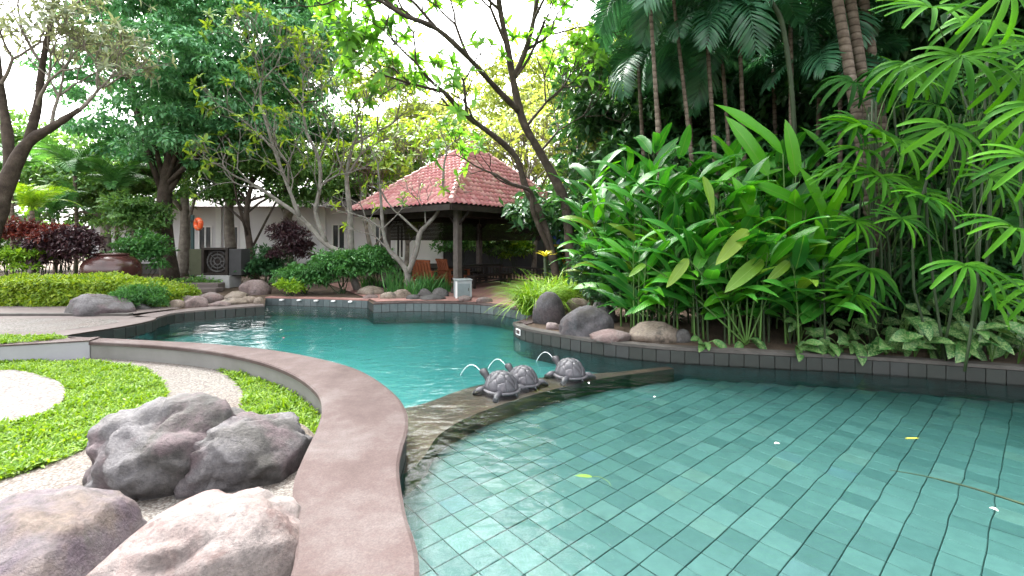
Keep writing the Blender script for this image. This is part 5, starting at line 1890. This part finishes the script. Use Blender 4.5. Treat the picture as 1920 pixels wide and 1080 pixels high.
def ginger(base, H, nleaf, label, group, lean=(0, 0), ymix=0.08, s=1.0, low=0.25, bmix=0.12):
    t = root("ginger_plant", base, label, "plant", group)
    top = np.array([lean[0] * H, lean[1] * H, H])
    pts = catmull([(0, 0, 0), (lean[0] * H * .3, lean[1] * H * .3, H * .5), tuple(top)], 4)
    mb = MB().tube(pts, np.linspace(.018, .006, len(pts)), 6, False)
    az0 = random.uniform(0, math.pi)
    lv = []
    for i in range(nleaf):
        f = low + (1 - low) * (i + random.random() * .6) / nleaf
        q = pts[min(int(f * (len(pts) - 1)), len(pts) - 1)]
        az = az0 + (i % 2) * math.pi + random.uniform(-.7, .7)
        e = 0.15 + 1.1 * f + random.uniform(-.2, .3)
        d = np.array([math.cos(az), math.sin(az), e])
        d /= np.linalg.norm(d)
        pe = q + d * 0.12
        mb.tube([q, q + d * .06 + [0, 0, .02], pe], .006, 5, False)
        r_ = random.random()
        kind = 'l_heliyellow' if r_ < ymix else 'l_helibright' if r_ < ymix + bmix else 'l_heli'
        lv.append((random.choice(HL[kind]), pe, d))
    link("stem", mesh("stem", mb.v, mb.F, M['stem_green'] if random.random() < .6 else M['stem_dark'], True), t)
    for me, pe, d in lv:
        link("leaf", me, t, frame_mat(pe, d, (random.uniform(-.4, .4), random.uniform(-.7, .1), 1), s * random.uniform(.8, 1.2)))
    return t


def plane_line(px, back):
    """a point behind the planter lip on the sight line of px"""
    i = int(np.argmin(np.abs(960 + planter[:, 0] / planter[:, 1] * F - px) + (planter[:, 1] < 4) * 1e4))
    y = planter[i][1] + back
    return ((px - 960) / F * y, y)


n_g = 0
for k in range(84):
    u = (k * 0.618034) % 1.0
    row = k % 3
    px = [1165, 1125, 1085][row] + u * [390, 425, 465][row]
    bk = [0.45, 1.15, 2.0][row] + random.uniform(-.15, .35)
    if px < 1180:
        bk += 0.7
    x, y = plane_line(px, bk)
    top_y = np.interp(px, [1080, 1130, 1200, 1330, 1450, 1560], [370, 285, 262, 250, 262, 300]) + random.uniform(-20, 40)
    zt_ = CAMH + (HZ - top_y) * y / F
    H = zt_ * [0.5, 0.78, 0.98][row] * random.uniform(.86, 1.0)
    ginger((x, y, -0.03), max(0.8, H), [8, 12, 14][row], ["short green ginger plant with hanging leaves at the front of the planter clump", "mid height green ginger plant inside the planter clump", "tall green ginger plant at the back of the planter clump"][row], ["front row of ginger plants", "middle row of ginger plants", "back row of ginger plants"][row], (random.uniform(-.12, .05), random.uniform(-.12, .03)), [0.05, .02, .01][row], low=[0.3, .3, .35][row])


def explicit_leaf_plant(label, base, leaves, mat, W=.3):
    t = root("ginger_plant", base, label, "plant")
    mb = MB()
    for (x0, y0, x1, y1, d, d1) in leaves:
        a, b = P(x0, y0, d), P(x1, y1, d1)
        L = (b - a).length
        mb.tube(catmull([(0, 0, 0), tuple((Vector(a) - WL[t.name]) * .6 + Vector((0, 0, .1))), tuple(Vector(a) - WL[t.name])], 4), np.linspace(.016, .008, 9), 6, False)
        me = heli_leaf(L, W * L / 1.1, 0.35, mat, 0.008)
        dv = (b - a).normalized()
        link("leaf", me, t, frame_mat(Vector(a) - WL[t.name], dv + Vector((0, 0, .05)), (random.uniform(-.3, .3), -0.9, 0.6)))
    link("stem", mesh("stem", mb.v, mb.F, M['stem_green'], True), t)


x, y = plane_line(1480, 0.9)
explicit_leaf_plant("tall ginger plant with the longest bright green upright leaves above the clump", (x, y, -0.03), [(1468, 288, 1342, 194, 7.4, 7.2), (1492, 330, 1474, 222, 7.5, 7.4), (1512, 392, 1400, 342, 7.2, 6.9), (1552, 432, 1500, 308, 7.1, 7.0), (1440, 330, 1360, 215, 7.6, 7.8), (1420, 420, 1372, 330, 7.3, 7.2), (1560, 300, 1500, 235, 7.8, 7.9)], 'l_helibright', .25)
x, y = plane_line(1400, 0.5)
explicit_leaf_plant("ginger plant with yellowing hanging leaves at the front of the clump", (x, y, -0.03), [(1402, 430, 1346, 498, 6.9, 6.6), (1430, 487, 1362, 550, 6.8, 6.5), (1290, 485, 1252, 540, 6.9, 6.7), (1318, 330, 1338, 402, 7.0, 6.8), (1480, 490, 1440, 530, 6.7, 6.5), (1210, 495, 1180, 520, 7.1, 6.9)], 'l_heliyellow', .28)


# ---- fan palms on the right
def fan(nl, L, W, spread, droop, seed):
    r_ = random.Random(seed)
    mb = MB()
    for i in range(nl):
        a = -spread + 2 * spread * i / (nl - 1)
        l_ = L * (0.72 + 0.28 * math.cos(a * 0.8)) * r_.uniform(.9, 1.08)

        def prof(t):
            return 0.35 + 0.65 * math.sin(math.pi * min(1, t * .8 + .12)) if t < 0.93 else 0.45
        V, Fc = blade(l_, W * r_.uniform(.8, 1.15), 6, 0.45, droop * r_.uniform(.7, 1.3), 0.25, prof)
        Rm = frames(np.array([[math.sin(a), math.cos(a), 0.0]]), np.array([[0, 0, 1.0]]))
        V, Fc = scatter((V, Fc), Rm, 1.0, np.zeros((1, 3)))
        mb.add(V, Fc)
    mb.tube([(0, -0.02, -.01), (0, .03, .01)], .012, 5)
    return mb


FAN = []
FAND = []
for i, (nl, L, W, sp_, dr_) in enumerate([(11, .56, .050, 1.9, 1.1), (10, .54, .054, 1.7, 1.5), (12, .52, .046, 2.1, .8), (9, .60, .056, 1.5, 1.9)]):
    mb = fan(nl, L, W, sp_, dr_, i)
    FAN.append(mesh("frond", mb.v, mb.F, M['l_fan'], True))
    FAND.append(mesh("frond", mb.v, mb.F, M['l_fanshade'], True))


def fan_palm(label, base, fronds, group=None, dark=False):
    """fronds: [(hub world, direction, scale)]"""
    t = root("fan_palm", base, label, "fan palm", group)
    b_ = WL[t.name]
    top = max(f[0].z for f in fronds)
    mb = MB()
    n_ = 3 if len(fronds) > 3 else 1
    for i in range(n_):
        mb.tube(bend(np.array([random.uniform(-.08, .08), random.uniform(-.08, .08), 0]), np.array([random.uniform(-.2, .2), random.uniform(-.1, .1), max(.3, top * random.uniform(.75, .95))]), 6, 0, .04), .016, 7)
    link("stem", mesh("stem", mb.v, mb.F, M['stem_dark'], True), t)
    for i, (h, d, s) in enumerate(fronds):
        h_ = Vector(h) - b_
        st_ = Vector((0, 0, max(0.15, h_.z * random.uniform(.6, .85))))
        pt = MB().tube(bend(st_, h_, 7, 0.12, .02), .007, 5, False)
        po = link("petiole", mesh("petiole", pt.v, pt.F, M['stem_green'], True), t)
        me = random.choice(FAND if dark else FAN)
        link("frond", me, t, frame_mat(h_, d, (d[0] * .2 + random.uniform(-.2, .2), -0.75, .75), s))


near_f = [("fan palm with a low bright frond spreading over the spotted leaves", 1810, 5.6, [(1810, 497, 4.9, (-.15, -.5, -.35), 1.05), (1900, 428, 4.7, (-.5, -.5, -.2), 1.15), (1855, 330, 5.2, (-.1, -.5, -.7), 1.0)]),
          ("fan palm with long drooping bright leaflets beside the tallest ginger leaves", 1770, 6.0, [(1775, 238, 5.3, (-.1, -.4, -.8), 1.35), (1735, 372, 5.3, (-.4, -.6, -.2), 1.0), (1855, 235, 5.4, (.1, -.4, -.8), 1.1), (1690, 410, 5.8, (-.3, -.5, -.5), .9)]),
          ("fan palm reaching the top of the planting with hanging fronds", 1830, 6.2, [(1800, 105, 5.4, (-.5, -.3, -.7), 1.3), (1885, -20, 4.9, (-.1, -.3, -.9), 1.3), (1745, 15, 5.5, (-.9, -.3, -.35), 1.35), (1700, 120, 5.9, (-.5, -.3, -.7), 1.2), (1910, 130, 5.2, (-.2, -.3, -.8), 1.2), (1840, 40, 5.6, (-.6, -.2, -.6), 1.2)]),
          ("fan palm with pale stiff fronds between the ginger and the palms", 1630, 6.9, [(1625, 250, 6.3, (-.6, -.5, .15), 1.25), (1650, 330, 6.2, (-.5, -.5, -.4), 1.1), (1605, 415, 6.4, (-.2, -.5, -.6), .85), (1690, 265, 6.3, (-.2, -.4, -.7), 1.2), (1580, 330, 6.6, (-.5, -.4, -.3), 1.0)]),
          ("fan palm hanging its fronds at the end of the planter lip", 1930, 5.2, [(1935, 300, 4.6, (-.5, -.4, -.5), 1.1), (1945, 200, 4.8, (-.5, -.3, -.6), 1.1), (1960, 90, 4.8, (-.6, -.3, -.5), 1.2), (1940, 540, 4.7, (-.6, -.4, -.2), .9)])]
for lb, px, y, fr_ in near_f:
    x = (px - 960) / F * y
    fan_palm(lb, (x, y, -0.03), [(P(a, b, d), v, s) for a, b, d, v, s in fr_])
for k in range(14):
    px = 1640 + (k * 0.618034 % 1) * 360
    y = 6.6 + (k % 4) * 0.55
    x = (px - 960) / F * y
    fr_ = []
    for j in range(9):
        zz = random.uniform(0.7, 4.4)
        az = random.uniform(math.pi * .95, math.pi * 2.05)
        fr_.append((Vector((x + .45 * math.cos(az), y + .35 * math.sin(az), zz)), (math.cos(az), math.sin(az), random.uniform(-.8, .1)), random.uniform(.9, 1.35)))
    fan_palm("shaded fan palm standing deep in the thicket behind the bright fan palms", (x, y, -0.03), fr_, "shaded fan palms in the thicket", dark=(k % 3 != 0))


# ---- spotted dieffenbachia along the planter lip
def dprof(t):
    return max(0.03, math.sin(math.pi * (0.03 + 0.97 * t) ** 0.75) ** 0.7)


DL = []
for i, (L, W, dr_) in enumerate([(.36, .17, .6), (.40, .19, .9), (.31, .15, .4)]):
    V, Fc = blade(L, W, 7, .22, dr_, .15, dprof)
    DL.append(mesh("leaf", V, Fc, M['l_dieff'], True))
for k in range(30):
    px = [1492, 1520, 1548, 1575, 1600, 1632, 1660, 1690, 1715, 1740, 1765, 1788, 1812, 1835, 1860, 1885, 1908, 1935, 1320, 1395][k] if k < 20 else 1500 + (k - 20) * 44
    bk = 0.22 + 0.2 * (k % 2) + (0.4 if k >= 20 else 0)
    x, y = plane_line(px, bk)
    small = px < 1640
    t = root("spotted_plant", (x, y, -0.03), "low plant with cream spotted green leaves along the planter lip" if px > 1450 else "small low spotted plant beside the tan boulder on the planter", "plant", "spotted plants along the planter lip")
    mb = MB()
    nlf = 6 if px > 1450 else 5
    hgt = (0.16 if small else 0.5) + (0.25 if k >= 20 else 0)
    for j in range(nlf):
        az = -math.pi / 2 + random.uniform(-1.2, 1.2) if j < 5 else random.uniform(0, 6.28)
        e = random.uniform(-.9, .35)
        q = np.array([math.cos(az) * .13, math.sin(az) * .13, hgt * random.uniform(.35, 1.1)])
        mb.tube(bend((0, 0, 0), q, 5, .1, .02), .006, 5, False)
        link("leaf", DL[(j + k) % 3], t, frame_mat(q, (math.cos(az), math.sin(az), e), (random.uniform(-.25, .25), -.8, .6), random.uniform(.75, 1.15) * (0.72 if small else 1.0)))
    link("stem", mesh("stem", mb.v, mb.F, M['stem_green'], True), t)


# ---- shrubs, hedge and strap-leaved clumps
def shrub(name, label, c, r, mat, n=2500, size=.12, ncl=40, rcl=.22, ratio=.4, cat="shrub", group=None, droop=.2, tmpl=None):
    t = root(name, (c[0], c[1], -0.02), label, cat, group)
    mb = MB()
    for i in range(7):
        e = np.array(c) + rng.normal(0, .35, 3) * np.array(r)
        mb.tube(bend((c[0] + random.uniform(-.1, .1), c[1], -0.02), e, 5, 0, .05), np.linspace(.02, .006, 5), 5, False)
    part("stems", mb.v, mb.F, M['stem_dark'], t, True)
    V, Fc = clumps([(c, r)], ncl, n, size, rcl, ratio, droop, tmpl, outer=.75, floor=-0.01)
    part("foliage", V, Fc, M[mat], t, kind='stuff')


def at(px, py, d):
    return tuple(P(px, py, d))


shrub("red_shrub", "red leaved shrub under the leaning frangipani", at(45, 440, 13.3), (.95, .6, .42), 'l_red', 2600, .13, 40, .22)
shrub("red_shrub", "deep red leaved shrub below the bright small palm", at(112, 445, 13.2), (.5, .5, .4), 'l_red', 1600, .13, 26, .2)
shrub("purple_shrub", "dark purple leaved shrub behind the clipped hedge beside the jar", at(140, 468, 13.0), (.95, .6, .62), 'l_purple', 4200, .13, 60, .22)
shrub("purple_shrub", "blackish purple shrub below the red shrubs", at(80, 480, 13.0), (.7, .5, .5), 'l_purple', 2400, .13, 40, .22)
shrub("green_shrub", "fresh green shrub behind the hedge at the foot of the purple shrub", at(20, 490, 12.6), (.85, .5, .42), 'l_lime', 2400, .12, 36, .22)
shrub("green_shrub", "leafy green shrub between the jar and the shade tree", at(265, 480, 14.5), (.75, .6, .8), 'l_shrub', 3000, .14, 46, .25)
shrub("green_shrub", "tall green shrub hanging behind the jar", at(245, 420, 16.0), (1.1, .8, 1.1), 'l_back', 4000, .16, 60, .3)
shrub("red_shrub", "dark maroon shrub under the spreading frangipani", at(545, 465, 15.8), (.8, .6, .9), 'l_purple', 4200, .13, 60, .25)
shrub("green_shrub", "dense green shrub behind the straight tiled pool wall", at(640, 505, 14.0), (1.0, .7, .62), 'l_shrub', 5200, .13, 70, .25)
shrub("green_shrub", "green shrub under the house windows", at(700, 500, 14.6), (.75, .6, .6), 'l_shrub', 3600, .13, 56, .22)
shrub("green_shrub", "dark green shrub right of the mauve boulder", at(570, 525, 13.9), (.9, .5, .42), 'l_shrub', 3600, .12, 50, .2)
shrub("green_shrub", "low lime green plant beside the smooth mauve boulder", at(545, 540, 13.2), (.42, .3, .2), 'l_lime', 700, .12, 14, .14)
shrub("green_shrub", "low leaf litter plant at the foot of the shade tree", at(360, 535, 15.5), (1.0, .6, .18), 'l_back', 1500, .12, 40, .2)
shrub("green_shrub", "dark shrub between the carved panel and the maroon shrub", at(500, 500, 16.5), (.8, .6, .7), 'l_dark', 3000, .15, 46, .25)
shrub("feathery_shrub", "soft grey green bush at the end of the clipped hedge", at(258, 562, 10.6), (.62, .5, .30), 'l_shrub', 5200, .09, 60, .16, .16)
shrub("green_shrub", "green shrub behind the gazebo rail", at(930, 460, 21.8), (1.5, .8, 1.0), 'l_back', 4000, .2, 60, .35)
shrub("green_shrub", "yellow green shrub showing through the gazebo", at(965, 470, 22.0), (.7, .6, .9), 'l_lime', 1600, .2, 26, .3)
shrub("green_shrub", "dark green shrub showing through the gazebo by the back post", at(860, 460, 22.0), (1.2, .6, 1.0), 'l_shrub', 3000, .2, 50, .35)
shrub("green_shrub", "dense shrub behind the upright stone on the planter", at(1140, 520, 9.8), (.7, .6, .7), 'l_dark', 3000, .14, 50, .25)
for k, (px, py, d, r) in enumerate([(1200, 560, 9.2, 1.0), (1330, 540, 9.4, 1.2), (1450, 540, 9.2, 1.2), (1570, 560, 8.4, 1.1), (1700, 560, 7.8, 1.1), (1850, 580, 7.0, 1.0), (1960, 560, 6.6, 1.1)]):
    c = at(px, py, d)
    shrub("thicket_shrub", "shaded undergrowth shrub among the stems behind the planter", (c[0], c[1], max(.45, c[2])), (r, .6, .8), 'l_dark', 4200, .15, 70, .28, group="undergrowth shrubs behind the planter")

for k in range(9):
    x_ = -30 + k * 2.6
    shrub("boundary_shrub", "rounded green boundary shrub far behind the red and purple shrubs", (x_, 25.5 + (k % 2) * .8, 1.1), (1.7, 1.0, 1.5), 'l_back', 2600, .26, 60, .4, group="boundary shrubs at the back of the garden")
# clipped hedge
hx0, hx1, hy0, hy1, hz = -16.0, G(272, 583).x - 0.1, 10.9, 12.2, 0.62
hd = root("clipped_hedge", ((hx0 + hx1) / 2, 11.5, -0.02), "long clipped yellow green hedge along the terrace path", "hedge")
nh = 30000
face = rng.choice(4, nh, p=[.46, .42, .06, .06])
u, v = rng.uniform(0, 1, nh), rng.uniform(0, 1, nh)
pos = np.zeros((nh, 3))
nrm = np.zeros((nh, 3))
for f in range(4):
    m_ = face == f
    if f == 0:
        pos[m_] = np.c_[hx0 + u[m_] * (hx1 - hx0), np.full(m_.sum(), hy0), v[m_] * hz]
        nrm[m_] = (0, -1, .3)
    elif f == 1:
        pos[m_] = np.c_[hx0 + u[m_] * (hx1 - hx0), hy0 + v[m_] * (hy1 - hy0), np.full(m_.sum(), hz)]
        nrm[m_] = (0, 0, 1)
    elif f == 2:
        pos[m_] = np.c_[np.full(m_.sum(), hx1), hy0 + u[m_] * (hy1 - hy0), v[m_] * hz]
        nrm[m_] = (1, 0, .2)
    else:
        pos[m_] = np.c_[hx0 + u[m_] * (hx1 - hx0), np.full(m_.sum(), hy1), v[m_] * hz]
        nrm[m_] = (0, 1, .2)
keep_ = pos[:, 0] > -13.5
pos, nrm = pos[keep_], nrm[keep_]
wob = np.array([mnoise.fractal(Vector((p[0] * 1.6, p[1] * 1.6, p[2] * 2.2)), 1, 2, 3) for p in pos])
pos += nrm * (wob[:, None] * .11 + rng.uniform(-.1, .05, (len(pos), 1)))
pos[:, 2] = np.maximum(pos[:, 2] - np.maximum(0, (pos[:, 0] - hx1 + 1.2)) * .25, 0.0)
V, Fc = scatter(dia(.55), frames(nrm * .5 + rng.normal(0, .7, pos.shape), nrm + rng.normal(0, .5, pos.shape) + [0, 0, .4]), rng.uniform(.06, .11, len(pos)), pos)
part("foliage", V, Fc, M['l_hedge'], hd, kind='stuff')
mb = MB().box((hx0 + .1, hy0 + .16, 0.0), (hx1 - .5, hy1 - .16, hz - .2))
part("inner_core", mb.v, mb.F, plain("hedge_inner", (.02, .03, .01), .9), hd)  # solid dark box filling the hedge inside its leaf shell


def strap_clump(name, label, base, n_, L, W, mat, spread=.9, rad=.2, droop=1.2, group=None):
    t = root(name, base, label, "plant", group)
    az = rng.uniform(0, 2 * math.pi, n_)
    el = rng.uniform(.5, 2.6, n_)
    d = np.stack([np.cos(az) * spread, np.sin(az) * spread, el], 1)
    rr_ = rad * np.sqrt(rng.uniform(0, 1, n_))
    a2 = rng.uniform(0, 2 * math.pi, n_)
    pos = np.c_[base[0] + rr_ * np.cos(a2), base[1] + rr_ * np.sin(a2), np.full(n_, base[2])]
    V, Fc = scatter(blade(1, W / L, 6, .3, droop, 0, lambda t_: 1 - t_ ** 2 * .95), frames(d, np.array([0, 0, 1.0]) + rng.normal(0, .2, (n_, 3))), rng.uniform(.6, 1.1, n_) * L, pos)
    part("leaves", V, Fc, M[mat], t, True, kind='stuff')


for px, py, r, lb in [(1000, 590, .26, "bright green strap leaved clump spilling beside the round boulder"), (1025, 578, .34, "bright green strap leaved clump behind the round boulder"), (1055, 570, .3, "bright green strap leaved clump below the yellow rosette plant")]:
    p = G(px, py)
    strap_clump("grass_plant", lb, (p.x, p.y + .25, -0.02), 520, 1.25, .034, 'l_lime', .62, r, 1.9)
for px, py, L, lb in [(735, 552, .9, "tall green iris clump left of the small frangipani trunk"), (800, 552, .75, "green iris clump right of the small frangipani trunk"), (770, 556, .6, "short green iris clump at the foot of the small frangipani"), (825, 550, .5, "thin green strap plant before the orange wooden chairs"), (690, 545, .6, "green strap plant above the beige flat stone")]:
    p = G(px, py)
    strap_clump("iris_plant", lb, (p.x, p.y + .35, -0.02), 130, L, .035, 'l_shrub', .35, .3, .7)
# yellow rosette
p = P(1022, 482, 11.8)
ro = root("bromeliad", (p.x, p.y, -0.02), "yellow rosette bromeliad on a stem above the bright strap clump", "plant")
mb = MB().tube([(p.x, p.y, -0.02), (p.x + .03, p.y, p.z * .5), (p.x, p.y, p.z)], .05, 7)
part("stem", mb.v, mb.F, M['stem_dark'], ro, True)
V, Fc = blade(.34, .075, 6, .3, .7, .4)
yme = mesh("leaf", V, Fc, M['l_yellow'], True)
for i in range(14):
    az = i * 2.4
    link("leaf", yme, ro, frame_mat(Vector((0, 0, p.z + .02)), (math.cos(az), math.sin(az), .1 + .06 * i), (0, 0, 1), 1.0 - i * .02))

# ================================================================== FLOATING BITS
p = G(1110, 895, ZW)
fl = root("fallen_leaf", (p.x, p.y, ZW + .004), "yellow green fallen leaf with curled stalk floating on the shallow pool", "leaf", rz=1.35)
V, Fc = blade(.13, .05, 5, .1, .1)
link("blade", mesh("blade", V, Fc, M['l_heliyellow'], True), fl)
mb = MB().tube(catmull([(0, 0, .002), (-.0, -.06, .004), (-.05, -.12, .003), (-.1, -.14, .003)], 4), .0025, 5)
link("stalk", mesh("stalk", mb.v, mb.F, M['stem_green'], True), fl)
p = G(1712, 823, ZW)
V, Fc = blade(.14, .022, 4, .1, .05)
o = link("fallen_leaf", mesh("fallen_leaf", V, Fc, M['l_yellow'], True), loc=(p.x - .07, p.y, ZW + .006))
o.rotation_euler = (0, 0, -1.5)
tag(o, "narrow yellow leaf floating on the shallow pool before the spotted plants", "leaf")
pts = [G(1668, 882, ZW), G(1740, 895, ZW), G(1830, 918, ZW), G(1930, 950, ZW), G(2000, 970, ZW)]
pts = [(q.x, q.y, ZW + .004) for q in pts]
mb = MB().tube(catmull(pts, 5), [.0025 + .0004 * i for i in range(21)], 6)
single("fallen_frond_stem", mb.v, mb.F, M['stem_dark'], "long thin green stem floating on the shallow pool", "stem", smooth=True)
V, Fc = blade(.035, .028, 3, .3, .6, .3)
pet_w = mesh("petal", V, Fc, plain("petal_white", (.75, .73, .68), .5), True)
pet_p = mesh("petal", V, Fc, plain("petal_pink", (.7, .12, .2), .5), True)
for px, py, mt, s in [(1452, 833, 0, 1), (1872, 960, 0, 1), (1230, 745, 0, 1), (525, 620, 0, 1.2), (532, 634, 1, 1.4), (636, 618, 0, 1.1), (1105, 720, 0, .9), (380, 632, 0, 1.1)]:
    p = G(px, py, ZW)
    o = link("petal", pet_p if mt else pet_w, loc=(p.x, p.y, ZW + .006))
    o.rotation_euler = (0, 0, random.uniform(0, 6))
    o.scale = (s * 1.2,) * 3
    if mt:
        tag(o, "single pink petal floating on the deep pool", "petal")
    elif py < 640:
        tag(o, "white petal floating on the deep pool", "petal", "white petals on the deep pool")
    else:
        tag(o, "white petal floating on the shallow pool", "petal", "white petals on the shallow pool")
